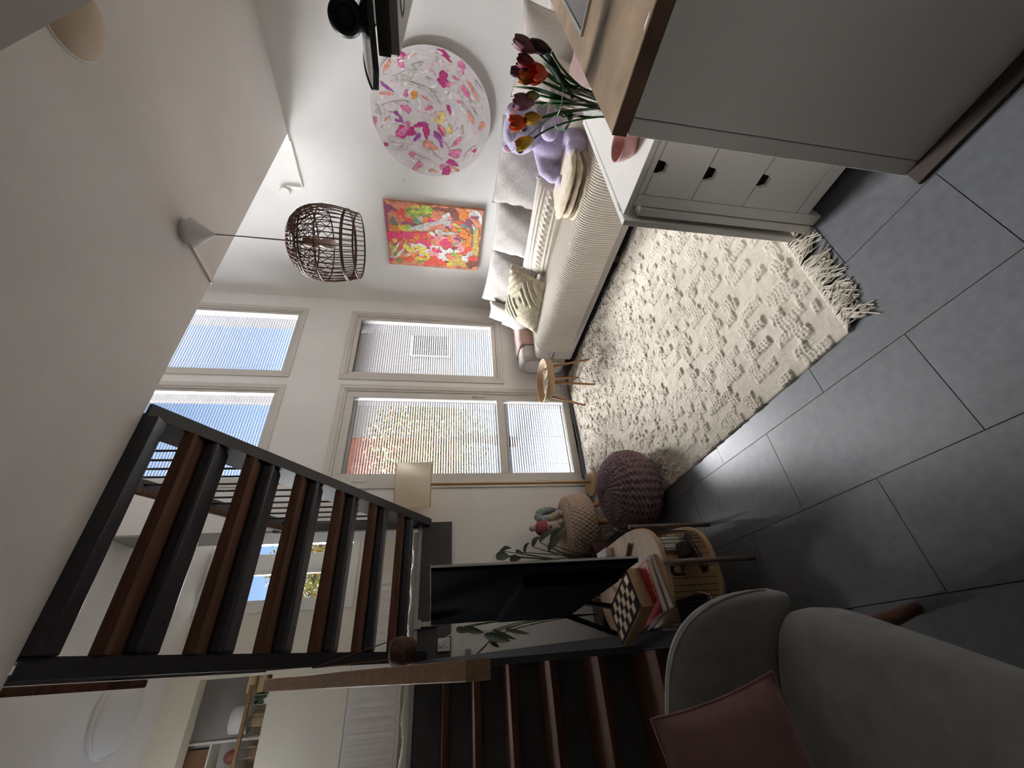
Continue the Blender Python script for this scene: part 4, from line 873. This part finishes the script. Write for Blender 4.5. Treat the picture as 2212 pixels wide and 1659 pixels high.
# tan folded blanket
TAN = mat('tan_fleece', (.44, .35, .24), .95, var=.25, vscale=18, bump=.5, bscale=200, sheen=.4)
TAN2 = mat('brown_fleece_edge', (.17, .12, .08), .95)
t = thing('folded_blanket', 'folded tan fleece blanket with brown edges on the sofa by the plush bear', 'blanket', (2.68, 1.40, .455))
for k, (w, h, cx, cy_, m) in enumerate(((.40, .44, 2.70, 1.385, TAN), (.39, .43, 2.71, 1.39, TAN2), (.38, .43, 2.70, 1.38, TAN), (.36, .41, 2.715, 1.385, TAN2), (.385, .45, 2.705, 1.39, TAN))):
    X_, Y_, Zp, U, V = pillow_mb(w, h, .046, -.03, .005, 24, .30, 30 + k)
    X_, Y_ = X_ * np.sqrt(1 - .38 * V ** 4), Y_ * np.sqrt(1 - .38 * U ** 4); zz = .476 + .021 * k; sag = .010 * np.sin(U * 2 + k) + .012 * (U < -.6) * (-U - .6) * -2
    fm = MB().grid(np.stack([X_ + cx, Y_ + cy_, Zp + zz + sag], 2)); fm.grid(np.stack([X_ + cx, Y_ + cy_, -Zp + zz + sag], 2)[::-1]); part(t, 'fold', fm, m)
# lilac plush bear
LIL = mat('lilac_plush', (.36, .31, .46), .95, var=.16, vscale=45, bump=.8, bscale=240, sheen=.5, bdist=.004)
t = thing('lilac_plush_bear', 'lilac plush bear with pink ears sitting on the sofa beside the tulips', 'plush toy', (2.95, 1.26, .45))
mb = MB()
mb.ell((2.97, 1.27, .62), (.125, .125, .16), 24, 16)
mb.ell((2.95, 1.20, .865), (.125, .155, .125), 28, 18)
mb.ell((2.88, 1.21, .83), (.08, .095, .07), 18, 12)
for s_, y, z in ((-1, 1.10, .70), (1, 1.41, .66)):
    mb.tube([(2.94, y + (.08 if s_ < 0 else -.09), z + .05), (2.88, y, z), (2.84, y + (.01 if s_ < 0 else .02), z - .06)], [.05, .058, .05], 14); mb.ell((2.80 if s_ < 0 else 2.84, y + .03 if s_ < 0 else y + .01, z + .01 if s_ < 0 else z - .05), (.056, .056, .058), 16, 10)
for y in (1.17, 1.40):
    mb.tube([(2.95, y, .53), (2.83, y, .515), (2.76, y + .01, .51)], [.075, .07, .06], 14); mb.ell((2.74, y + .01, .525), (.055, .065, .07), 16, 10)
mb.ell((2.92, 1.085, .945), (.035, .05, .05), 16, 10); mb.ell((2.94, 1.31, .945), (.035, .045, .045), 16, 10)
o = part(t, 'body', mb, LIL)
rm = o.modifiers.new('one_body', 'REMESH'); rm.mode = 'VOXEL'; rm.voxel_size = .011; rm.use_smooth_shade = True
sm = o.modifiers.new('soft', 'SMOOTH'); sm.iterations = 5; sm.factor = .6
part(t, 'inner_ear', MB().ell((2.885, 1.085, .945), (.012, .030, .030), 14, 10), mat('plush_pink', (.45, .25, .30), .95))
part(t, 'inner_ear', MB().ell((2.905, 1.31, .945), (.012, .028, .028), 14, 10), mat('plush_pink', (.45, .25, .30), .95))
for y in (1.145, 1.28):
    e = part(t, 'eye', MB().ell((2.832, y, .875), (.012, .021, .026), 16, 12), mat('eye_black', (.012, .010, .014), .15))
    part(e, 'eye_glint', MB().ell((2.822, y - .006, .885), (.005, .007, .008), 10, 8), WPLASTIC)
part(t, 'nose', MB().ell((2.800, 1.21, .845), (.012, .022, .016), 14, 10), mat('plush_nose', (.20, .13, .24), .6))
part(t, 'brow_tuft', MB().ell((2.86, 1.21, .955), (.05, .05, .03), 14, 10), LIL)

# ================================================================= TRAY TABLE
TP = wood('tray_wood', (.44, .29, .16), .5, 'x', .15)
TLG = wood('tray_leg_wood', (.34, .17, .06), .5, 'z', .2)
TC = (2.13, 2.93)
t = thing('tray_table', 'small round wooden tray table with splayed legs on the rug by the sofa arm', 'side table', (TC[0], TC[1], .01))
part(t, 'tray', MB().lathe([(.195, .375), (.203, .38), (.205, .437), (.202, .44), (.196, .438), (.194, .392), (.001, .390)], (TC[0], TC[1], 0), 48, capt=False), TP)
part(t, 'base_ring', MB().lathe([(.16, .362), (.16, .376)], (TC[0], TC[1], 0), 36), TP)
for fx, fy in ((2.272, 2.77), (1.995, 2.775), (1.965, 3.075), (2.305, 3.10)):
    dx, dy = fx - TC[0], fy - TC[1]; part(t, 'leg', MB().tube([(TC[0] + dx * .62, TC[1] + dy * .62, .378), (fx, fy, .012)], [.013, .009], 10), TLG)
mb = MB().tube([(2.03, 2.99, .401), (2.07, 2.965, .401)], .010, 10); o = single('white_lighter', mb, WPLASTIC, 'small white cylinder lying in the round tray', 'trinket', (2.05, 2.98, .391))
mb = MB().box(2.10, 2.15, 2.86, 2.98, .391, .402)
single('tray_remote', mb, mat('remote_dark', (.03, .03, .035), .4), 'dark remote control lying in the round tray', 'remote control', (2.125, 2.92, .391), .004)
mb = MB().box(2.225, 2.255, 2.90, 2.95, .391, .409)
single('tray_trinket', mb, STEEL, 'little shiny metal box in the round tray near the rim', 'trinket', (2.24, 2.925, .391), .003)

# ================================================================= FLOOR LAMP, STOOL, POUFFE
LW = wood('lamp_wood', (.46, .24, .09), .5, 'z', .15)
t = thing('floor_lamp', 'floor lamp with wooden pole and pale drum shade by the glazed door', 'floor lamp', (1.275, 3.25, .012))
LC = (1.278, 3.245)
part(t, 'base', MB().lathe([(.118, .012), (.122, .018), (.122, .034), (.116, .04)], (LC[0], LC[1], 0), 40), BIRCH)
part(t, 'pole', MB().tube([(LC[0], LC[1], .04), (LC[0] - .003, LC[1], 1.46)], .0115, 12), LW)
sh = MB().lathe([(.178, 1.405), (.176, 1.54), (.172, 1.675)], (LC[0], LC[1], 0), 48, capb=False, capt=False)
SH = bpy.data.materials.new('lamp_shade_cloth'); SH.use_nodes = True; nt = SH.node_tree; nt.nodes.clear()
o_ = nt.nodes.new('ShaderNodeOutputMaterial'); mx = nt.nodes.new('ShaderNodeMixShader'); df = nt.nodes.new('ShaderNodeBsdfDiffuse'); tr = nt.nodes.new('ShaderNodeBsdfTranslucent')
df.inputs[0].default_value = (.78, .71, .60, 1); tr.inputs[0].default_value = (.88, .78, .62, 1); mx.inputs[0].default_value = .55
nt.links.new(df.outputs[0], mx.inputs[1]); nt.links.new(tr.outputs[0], mx.inputs[2]); nt.links.new(mx.outputs[0], o_.inputs[0])
part(t, 'lamp_shade', sh, SH)
for z in (1.405, 1.675): part(t, 'shade_rim', MB().tube([(LC[0] + (.178 if z < 1.5 else .172) * math.cos(2 * PI * i / 48), LC[1] + (.178 if z < 1.5 else .172) * math.sin(2 * PI * i / 48), z) for i in range(49)], .003, 6, cap=False), mat('rim_cream', (.6, .52, .40), .6))
part(t, 'bulb', MB().ell((LC[0], LC[1], 1.52), (.03, .03, .045), 14, 10), mat('bulb_opal', (.75, .66, .62), .25))
# crochet footstool
def lumpy(prof, c, n, fz, amp, mat_fn=None):
    """surface of revolution whose radius is modulated into stitches; prof is resampled (r,z)"""
    pr = resample(prof, fz); P = []
    d = np.gradient(pr, axis=0); nr = np.stack([d[:, 1], -d[:, 0]], 1); nr /= np.linalg.norm(nr, axis=1)[:, None] + 1e-9
    th = np.linspace(0, 2 * PI, n, endpoint=False)
    for i in range(fz):
        a = amp(i, th); r = pr[i, 0] + nr[i, 0] * a; z = pr[i, 1] + nr[i, 1] * a
        P.append(np.stack([c[0] + r * np.cos(th), c[1] + r * np.sin(th), c[2] + z + 0 * th], 1))
    return MB().grid(np.array(P), closed_v=True)
CRO = mat('beige_crochet', (.47, .35, .28), .95, var=.08, vscale=30, bump=.4, bscale=300)
FC = (.87, 3.13)
t = thing('crochet_footstool', 'round beige crochet footstool on wooden legs beside the floor lamp', 'footstool', (FC[0], FC[1], 0))
prof = [(.19, .160), (.232, .178), (.245, .225), (.243, .30), (.225, .355), (.18, .378), (.10, .386), (.002, .388)]
part(t, 'cover', lumpy(prof, (FC[0], FC[1], 0), 260, 110, lambda i, th: .0055 * np.sin(th * 46 + (i // 6 % 2) * PI) * np.abs(np.sin(i * PI / 6)) if i < 60 else .0025 * np.sin(i * PI / 2.5) * (1 + .3 * np.sin(th * 50))), CRO)
part(t, 'underside', MB().lathe([(.19, .158), (.19, .165)], (FC[0], FC[1], 0), 32), mat('dark_inside', (.02, .02, .02), .9))
for a in (-95, -5, 85, 175):
    a = math.radians(a); part(t, 'leg', MB().tube([(FC[0] + .14 * math.cos(a), FC[1] + .14 * math.sin(a), .17), (FC[0] + .185 * math.cos(a), FC[1] + .185 * math.sin(a), .002)], [.024, .018], 12), LW)
# knitted pouffe
PLUM = mat('plum_knit', (.20, .13, .14), .95, var=.15, vscale=40, bump=.4, bscale=260)
BC = (.865, 2.335)
prof = [(.10, .004), (.17, .02), (.222, .08), (.238, .15), (.225, .225), (.18, .275), (.10, .302), (.03, .300), (.004, .288)]
NT = 54
def knit(i, th): return .0135 * np.abs(np.sin(th * 16 + .62 * np.sin(i * 2 * PI / 7))) ** .75 + .0022 * np.cos(i * 4 * PI / 7 + .6)
t = thing('knitted_pouffe', 'round plum chunky knit pouffe at the left edge of the rug', 'pouffe', (BC[0], BC[1], .012))
part(t, 'cover', lumpy(prof, (BC[0], BC[1], .010), 432, 150, knit), PLUM)
part(t, 'top_button', MB().lathe([(.012, .296), (.008, .304), (.001, .305)], (BC[0], BC[1], .010), 12, capb=False), PLUM)
# plush toys on the footstool
t = thing('pink_hat_plush', 'small white plush gnome in a dark pink knitted hat with white bobble on the footstool', 'plush toy', (.85, 3.10, .39))
mb = MB(); mb.ell((.855, 3.10, .455), (.055, .05, .062), 18, 12); mb.ell((.855, 3.095, .51), (.05, .048, .04), 18, 12)
for x in (.825, .885): mb.ell((x, 3.05, .412), (.022, .03, .021), 14, 10)
o = part(t, 'body', mb, mat('white_plush', (.50, .44, .38), .95, var=.15, vscale=40, bump=.8, bscale=200, sheen=.3))
rm = o.modifiers.new('one_body', 'REMESH'); rm.mode = 'VOXEL'; rm.voxel_size = .006; rm.use_smooth_shade = True
part(t, 'hat', lumpy([(.056, .52), (.058, .535), (.055, .55), (.046, .585), (.022, .605), (.004, .61)], (.855, 3.10, 0), 80, 36, lambda i, th: .0015 * np.sin(th * 24)), mat('hat_pink', (.30, .07, .08), .95, bump=.5, bscale=200))
part(t, 'bobble', MB().ell((.858, 3.10, .628), .026, 14, 10), mat('white_plush', (.5, .44, .38), .95))
part(t, 'nose', MB().ell((.850, 3.045, .50), .011, 10, 8), mat('hat_pink', (.30, .07, .08), .95))
t = thing('pastel_caterpillar_plush', 'curled pale green and pastel plush caterpillar on the footstool beside the gnome', 'plush toy', (.95, 3.12, .39))
pts = [(.99, 3.14, .41), (1.005, 3.14, .48), (.985, 3.13, .55), (.94, 3.12, .575), (.915, 3.11, .53), (.93, 3.09, .47), (.95, 3.07, .42)]
cols = [(.20, .16, .20), (.22, .27, .24), (.25, .33, .28), (.27, .34, .29), (.30, .27, .32), (.40, .36, .25), (.46, .42, .36)]
sm_ = resample(pts, 13)
for k, p in enumerate(sm_):
    part(t, 'segment', MB().ell(tuple(p), (.031, .031, .031), 14, 10), mat('pastel_%d' % (k // 2), cols[min(6, k // 2)], .95, bump=.6, bscale=200))
part(t, 'face', MB().ell((.95, 3.055, .418), (.028, .028, .028), 14, 10), mat('white_plush', (.5, .44, .38), .95))
for x in (.94, .962): part(t, 'eye', MB().ell((x, 3.029, .424), .004, 8, 6), BPLASTIC)
# ================================================================= SIDE TABLE WITH CORDS
TCX, TCY, TA, TB = .295, 2.075, .212, .40
def rr_poly(cx, cy, a, b, e, n=64): return [(cx + a * math.copysign(abs(math.cos(2 * PI * i / n)) ** (2 / e), math.cos(2 * PI * i / n)), cy + b * math.copysign(abs(math.sin(2 * PI * i / n)) ** (2 / e), math.sin(2 * PI * i / n))) for i in range(n)]
t = thing('corded_side_table', 'low rounded wooden side table with dark cords strung between top and lower shelf', 'side table', (TCX, TCY, 0))
BT = wood('table_birch', (.40, .26, .135), .5, 'x', .18)
part(t, 'table_top', MB().prism(rr_poly(TCX, TCY, TA, TB, 3.0), .398, .42, smooth=True), BT, .004)
part(t, 'lower_shelf', MB().prism(rr_poly(TCX, TCY, TA, TB, 3.0), .170, .192, smooth=True), BT, .004)
CORD = mat('table_cord', (.05, .03, .02), .9)
cord_me = MB().tube([(0, 0, 0), (0, 0, .21)], .0016, 5).mesh('cord'); cord_me.materials.append(CORD)
for x, y in rr_poly(TCX, TCY, TA - .014, TB - .014, 3.0, 56):
    o = bpy.data.objects.new('cord', cord_me); COL.objects.link(o); o.parent = t; o.location = (x - TCX, y - TCY, .190)
LGM = mat('leg_grey_wood', (.16, .115, .09), .6, var=.2, vscale=12)
for x, y in ((.515, 1.895), (.308, 1.668), (.085, 1.80), (.30, 2.485)):
    part(t, 'leg', MB().tube([(x, y, .002), (x, y, .43)], .0105, 10), LGM)
# things on the lower shelf
mb = MB().box(.40, .46, 1.88, 1.97, .193, .275); single('white_router_box', mb, WPLASTIC, 'small white router box standing on the lower shelf of the corded table', 'router', (.43, 1.92, .193), .004)
mb = MB().box(.355, .42, 1.80, 1.865, .193, .235); single('dark_speaker_box', mb, mat('dark_olive_plastic', (.035, .033, .027), .5), 'little dark grey box in front of the white router on the lower shelf', 'box', (.39, 1.83, .193), .004)
def oriented_box(L, w, h, c, ang):
    m_ = MB().box(-L / 2, L / 2, -w / 2, w / 2, 0, h); q = Matrix.Rotation(ang, 3, 'Z'); m_.v = [tuple(q @ Vector(p) + Vector(c)) for p in m_.v]; return m_
single('remote_control', oriented_box(.18, .042, .016, (.365, 1.775, .193), math.radians(25)), mat('remote_dark', (.03, .03, .035), .4), 'long black remote control on the lower shelf behind the cords', 'remote control', (.365, 1.775, .193), .004)
mb = MB().box(.11, .20, 1.80, 1.98, .193, .245); single('media_box', mb, BPLASTIC, 'black media player box on the lower shelf beneath the books', 'media player', (.155, 1.89, .193), .004)
single('glass_jar', MB().lathe([(.025, 0), (.028, .004), (.028, .05), (.02, .06)], (.32, 1.92, .193), 20), VG, 'small glass jar on the lower shelf between the two boxes', 'jar', (.32, 1.92, .193))
mb = MB().tube([(.22, 1.86, .20), (.19, 1.76, .205), (.14, 1.74, .21), (.12, 1.80, .24), (.10, 2.0, .20)], .003, 6)
single('white_cable', mb, WPLASTIC, 'white cable looping over the lower shelf of the corded table', 'cable', (.16, 1.8, .2))
# books and chess box on top
def slab(Lx, Ly, z0, z1, c, ang, grow=0): 
    m_ = MB().box(-Lx / 2 - grow, Lx / 2 + grow, -Ly / 2 - grow, Ly / 2 + grow, z0, z1); q = Matrix.Rotation(ang, 3, 'Z'); m_.v = [tuple(q @ Vector((x, y, 0)) + Vector((c[0], c[1], z))) for x, y, z in m_.v]; return m_
bc = (.217, 1.838); ba = math.radians(14)
PAPER = mat('paper_edge', (.52, .49, .44), .9, var=.1, vscale=200, stretch=(1, 1, 40))
t = thing('grey_book', 'large grey book, the lower of the two under the chess box', 'book', (*bc, .421))
GB = mat('book_grey', (.24, .235, .22), .6)
part(t, 'pages', slab(.212, .262, .424, .442, bc, ba), PAPER); part(t, 'cover', slab(.220, .270, .421, .424, bc, ba), GB, .001); part(t, 'cover', slab(.220, .270, .442, .445, bc, ba), GB, .001)
bc2 = (.212, 1.835); ba2 = math.radians(10)
t = thing('red_book', 'worn red book with yellow title lettering under the chess box', 'book', (*bc2, .4455))
RB = mat('book_red', (.26, .012, .016), .5, var=.2, vscale=20)
part(t, 'pages', slab(.196, .256, .4485, .4695, bc2, ba2), PAPER); part(t, 'cover', slab(.204, .264, .4455, .4485, bc2, ba2), RB, .001); part(t, 'cover', slab(.204, .264, .4695, .4725, bc2, ba2), RB, .001)
def lettering(parent, text, size, loc, ang, m, off=(0, 0, 0)):
    cu = bpy.data.curves.new('lettering', 'FONT'); cu.body = text; cu.size = size; cu.extrude = .0003; cu.align_x = 'LEFT'; cu.space_character = 1.25
    me = bpy.data.meshes.new_from_object(bpy.data.objects.new('tmp', cu)); o = bpy.data.objects.new('lettering', me); COL.objects.link(o); me.materials.append(m); o.parent = parent
    o.location = Vector(loc) - Vector(parent.location); o.rotation_euler = (0, 0, ang); return o
YL = mat('title_yellow', (.70, .42, .10), .6)
q = Matrix.Rotation(ba2, 3, 'Z')
p = q @ Vector((.085, -.117, 0)); lettering(t, 'Kun olin pieni', .0195, (bc2[0] + p.x, bc2[1] + p.y, .4728), ba2 + PI, YL)
p = q @ Vector((.094, -.088, 0)); lettering(t, 'K', .030, (bc2[0] + p.x, bc2[1] + p.y, .4728), ba2 + PI, YL)
cc = (.178, 1.915); ca = math.radians(24)
t = thing('chess_box', 'folded wooden chess box with a checkered lid on the red book', 'chess box', (*cc, .473))
part(t, 'box', slab(.172, .300, .473, .528, cc, ca), wood('chess_wood', (.27, .16, .075), .5, 'y', .2), .002)
CD = mat('chess_dark', (.012, .007, .006), .8, spec=.1); CLT = mat('chess_light', (.40, .31, .19), .45)
part(t, 'lid_border', slab(.170, .298, .528, .5295, cc, ca), CD)
q = Matrix.Rotation(ca, 3, 'Z'); ms = [MB().box(-.0172, .0172, -.0165, .0165, 0, .0012).mesh('square') for _ in range(2)]
ms[0].materials.append(CD); ms[1].materials.append(CLT)
for i in range(4):
    for j in range(8):
        p = q @ Vector(((i - 1.5) * .0345, (j - 3.5) * .033, 0)); o = bpy.data.objects.new('square', ms[(i + j) % 2]); COL.objects.link(o); o.parent = t; o.location = (p.x, p.y, .5295 - .473); o.rotation_euler = (0, 0, ca)
single('grey_remote', MB().tube([(.445, 1.93, .430), (.40, 1.99, .430)], .009, 8), mat('remote_grey', (.10, .095, .09), .4), 'slim grey remote control lying on the table top behind the television corner', 'remote control', (.42, 1.96, .421))
single('white_framed_box', MB().box(.445, .49, 2.18, 2.32, .421, .455), mat('lilac_white', (.45, .42, .45), .6), 'small pale box on the table edge behind the television', 'box', (.47, 2.25, .421), .004)

# ================================================================= TELEVISION
a0, a1 = Vector((.299, 1.521, 0)), Vector((.234, 2.61, 0)); tvd = (a1 - a0).normalized(); tvn = Vector((-tvd.y, tvd.x, 0))   # tvn points towards -x
ang = math.atan2(tvd.y, tvd.x); W = (a1 - a0).length; H0, H1 = .605, 1.364
t = thing('television', 'black flat television seen edge-on from behind on the corded side table', 'television', ((a0.x + a1.x) / 2, (a0.y + a1.y) / 2, .42), (0, math.radians(0), ang))
z0, z1 = H0 - .42, H1 - .42
part(t, 'panel', MB().box(-W / 2, W / 2, -.004, .012, z0, z1), mat('tv_black', (.003, .003, .0035), .9, spec=.02), .002, world=False)
part(t, 'silver_frame', MB().box(-W / 2 - .003, -W / 2, -.008, .000, z0, z1 + .003).box(-W / 2, W / 2, -.012, .004, z1, z1 + .003).box(W / 2, W / 2 + .003, -.012, .004, z0, z1 + .003).box(-W / 2, W / 2, -.012, .004, z0 - .003, z0), mat('tv_silver', (.55, .53, .50), .35, metal=.3), world=False)
part(t, 'rear_housing', MB().box(-.40, .40, .012, .045, z0 + .02, z0 + .42), mat('tv_black', (.004, .004, .005), .35), .02, world=False)
for xx in (-.0, .28):
    for s_ in (-1, 1):
        m_ = MB(); p0 = Vector((xx + .06, .02, z0 + .10)); p1 = Vector((xx - .02, .01 + (.14 if xx > .1 else .08) * s_, .008)); m_.tube([p0, p1, p1 + Vector((0, .02 * s_, 0))], [.014, .012, .008], 6)
        part(t, 'stand_leg', m_, mat('stand_black', (.006, .006, .006), .8, spec=.1), world=False)

# ================================================================= PLANTS AND CABLES BEHIND THE TELEVISION
DLEAF = mat('peace_lily_leaf', (.020, .038, .012), .4, var=.35, vscale=14); DSTEM = mat('plant_stem', (.03, .045, .02), .6); DRY = mat('dry_leaf', (.16, .12, .03), .7, var=.3)
WICK = mat('burgundy_wicker', (.075, .025, .025), .8, bump=1.0, bscale=120, bdist=.006)
t = thing('leafy_plant', 'dark drooping leafy plant in a burgundy woven pot between television and footstool', 'plant', (.585, 2.98, 0))
part(t, 'pot', lumpy([(.09, .002), (.115, .05), (.12, .20), (.11, .25)], (.585, 2.98, 0), 90, 40, lambda i, th: .003 * np.sin(th * 22 + (i // 2 % 2) * PI)), WICK)
part(t, 'soil', MB().lathe([(.105, .235), (.001, .24)], (.585, 2.98, 0), 24, capb=False), mat('soil', (.02, .013, .008), .95))
base = Vector((.585, 2.98, .24))
def wide_leaf(pts, w):
    pts = [Vector(p) for p in pts]; P = []
    for i, p in enumerate(pts):
        d = (pts[min(i + 1, len(pts) - 1)] - pts[max(i - 1, 0)]).normalized(); s_ = i / (len(pts) - 1); side = d.cross(Vector((.2, -1, .15))).normalized(); ww = w * math.sin(PI * min(1, .06 + .94 * s_)) ** .8; nrm = side.cross(d)
        P.append([tuple(p - side * ww + nrm * ww * .35), tuple(p), tuple(p + side * ww + nrm * ww * .35)])
    return MB().grid(P)
LFS = [((.70, 2.92, .55), (.80, 2.88, .44), .022), ((.72, 2.95, .62), (.79, 2.93, .50), .020), ((.70, 3.0, .66), (.76, 2.98, .60), .018), ((.66, 2.95, .80), (.63, 2.93, .74), .016), ((.68, 3.0, .88), (.69, 2.98, .82), .015), ((.62, 2.9, .86), (.60, 2.9, .94), .034), ((.60, 3.0, .82), (.62, 2.98, .76), .030), ((.56, 2.95, .80), (.50, 2.93, .88), .032), ((.70, 3.05, .50), (.78, 3.02, .40), .020), ((.64, 2.88, .58), (.70, 2.86, .50), .020), ((.66, 3.02, .72), (.73, 3.0, .68), .012), ((.65, 2.98, .90), (.68, 2.96, .86), .012)]
for k, (m1, e, w) in enumerate(LFS):
    b0 = base + Vector((.03 * math.cos(k * 2.1), .03 * math.sin(k * 2.1), 0)); m1 = Vector(m1); e = Vector(e)
    part(t, 'stem', MB().tube(bez(b0, (b0 + m1) / 2 + Vector((0, 0, .06)), m1, 8), .003, 5), DSTEM)
    part(t, 'leaf', wide_leaf(bez(m1, (m1 + e) / 2 + Vector((.02, 0, .03)), e, 8), w), DRY if k == 6 else DLEAF)
t = thing('trailing_plant', 'trailing dark leafed pot plant hanging past the shaded side of the television', 'plant', (.27, 3.22, 0))
part(t, 'pot', MB().lathe([(.07, .002), (.10, .16), (.105, .18), (.09, .18)], (.27, 3.22, 0), 28), mat('dark_pot', (.05, .04, .04), .6))
base = Vector((.27, 3.22, .18))
for k, (m1, e, w) in enumerate((((.24, 3.15, 1.15), (.20, 3.1, 1.02), .022), ((.19, 3.1, 1.02), (.135, 3.0, .86), .026), ((.17, 3.12, .98), (.11, 3.05, .93), .016), ((.22, 3.2, .95), (.15, 3.15, .80), .014), ((.24, 3.12, 1.20), (.21, 3.1, 1.12), .020), ((.21, 3.1, .88), (.17, 3.05, .72), .012))):
    m1 = Vector(m1); e = Vector(e); part(t, 'stem', MB().tube(bez(base, (base + m1) / 2 + Vector((.04, 0, .1)), m1, 10), .003, 5), DSTEM)
    part(t, 'leaf', wide_leaf(bez(m1, (m1 + e) / 2 + Vector((0, 0, .03)), e, 8), w), DLEAF)
tw_ = mat('twig_dark', (.03, .02, .015), .8)
mb = MB().tube([(.06, 3.38, 1.11), (.10, 3.37, 1.04), (.135, 3.36, .99), (.19, 3.36, .94), (.215, 3.36, .90)], .003, 5).tube([(.10, 3.37, 1.045), (.15, 3.36, .98), (.175, 3.36, .93), (.20, 3.36, .89)], .0025, 5)
single('dry_twig', mb, tw_, 'thin dark dry twigs hanging against the wall below the conduit strip', 'twig', (.12, 3.37, 1.0))
mb = MB(); cols_ = 0
for k in range(9):
    a = k * 1.3; c = (.66 + .05 * math.cos(a), 2.72 + .05 * math.sin(a * 1.7))
    mb.tube([(c[0] + .06 * math.cos(a + q_ * .7), c[1] + .06 * math.sin(a + q_ * .7), .012 + .010 * k + .01 * math.sin(q_ * 2)) for q_ in range(9)], .0035, 5)
single('cable_tangle', mb, mat('cable_dark', (.045, .045, .05), .5), 'tangle of dark cables on the floor between footstool and corded table', 'cable', (.66, 2.72, .0))
mb = MB().tube([(2.25, 3.42, .006), (1.9, 3.43, .006), (1.6, 3.42, .006), (1.42, 3.40, .006), (1.15, 3.40, .006), (1.05, 3.42, .006)], .004, 6).tube([(2.55, 3.44, .25), (2.48, 3.43, .12), (2.38, 3.42, .02), (2.25, 3.42, .006)], .004, 6)
single('floor_cable', mb, mat('cable_grey', (.35, .34, .33), .5), 'thin grey cable running along the floor below the glazed door', 'cable', (1.7, 3.42, 0))

# ================================================================= ARMCHAIR
CH = mat('grey_green_velvet', (.21, .215, .20), .85, var=.12, vscale=20, bump=.2, bscale=300, sheen=.5)
ca_ = math.radians(-23.6)
t = thing('velvet_armchair', 'grey green velvet lounge chair with wooden legs in the shaded near corner', 'armchair', (-.329, .959, 0), (0, 0, ca_))
P = []; n = 40; E_ = 3.2
def se(a, A, B, e): return (A * math.copysign(abs(math.cos(a)) ** (2 / e), math.cos(a)), B * math.copysign(abs(math.sin(a)) ** (2 / e), math.sin(a)))
lev = [(.0, .30, .80), (.2, .285, .93), (.5, .28, 1.0), (.8, .30, 1.01)]
rings = [(.86, .300), (.95, .302), (1.0, .33), (1.01, .38), (1.0, .42), (.965, .440), (.90, .452), (.6, .458), (.3, .46), (.01, .46)]
for sc_, z in rings:
    P.append([(se(2 * PI * k / 96, .335 * sc_, .335 * sc_, 5.5)[0], se(2 * PI * k / 96, .335 * sc_, .335 * sc_, 5.5)[1], z) for k in range(96)])
part(t, 'seat', MB().grid(P, closed_v=True).add([], []), CH, world=False)
part(t, 'seat_underside', MB().prism([(se(2 * PI * k / 32, .29, .30, 3.4)[0], se(2 * PI * k / 32, .29, .30, 3.4)[1] - .03) for k in range(32)], .294, .30), BPLASTIC, world=False)
# back shell: front and rear surfaces with rounded rim
def backpt(s_, h_, dep):
    x = .345 * s_; top = .42 + .295 * (1 - abs(s_) ** 3.6) ** .42 if abs(s_) < 1 else .42
    z = .40 + (top - .40) * h_; y = .375 - .06 * s_ * s_ + .06 * h_ * (1 - .3 * abs(s_)) + dep
    return (x, y, z)
ns, nh = 44, 22; F = []; B_ = []
for i in range(ns):
    s_ = -1 + 2 * i / (ns - 1); s_ = math.copysign(1 - (1 - abs(s_)) ** 1.6, s_); rf, rb = [], []
    for j in range(nh):
        h_ = 1 - (1 - j / (nh - 1)) ** 1.7; e_ = max(0, 1 - abs(s_) ** 8) * max(0, 1 - h_ ** 9); th = .036 * e_ ** .5
        rf.append(backpt(s_, h_, -th)); rb.append(backpt(s_, h_, th * 1.1))
    F.append(rf); B_.append(rb)
part(t, 'backrest', MB().grid(F).grid(B_[::-1]), CH, world=False)
part(t, 'piping', MB().tube([tuple(np.array(backpt(math.sin(a), 1 - .0, -.012)) - np.array([0, 0, .004])) for a in np.linspace(-PI / 2 * .98, PI / 2 * .98, 60)], .004, 6), CH, world=False)
CW = wood('chair_leg_wood', (.16, .07, .035), .5, 'z', .3)
for x, y in ((.286, .295), (-.286, .295), (.28, -.30), (-.28, -.30)):
    part(t, 'leg', MB().tube([(x * .90, y * .78, .305), (x, y, .002)], [.026, .016], 12), CW, world=False)
DP = mat('dusty_pink_velvet', (.21, .105, .092), .9, var=.12, vscale=16, bump=.3, bscale=220, sheen=.4)
pillow('dusty_pink_pillow', 'dusty pink velvet pillow leaning on the grey green armchair back', 'cushion', (-.30, 1.125, .655), (.96, -.1, .22), (-.22, .15, .95), .44, .32, .13, DP, .06, .004, 14)
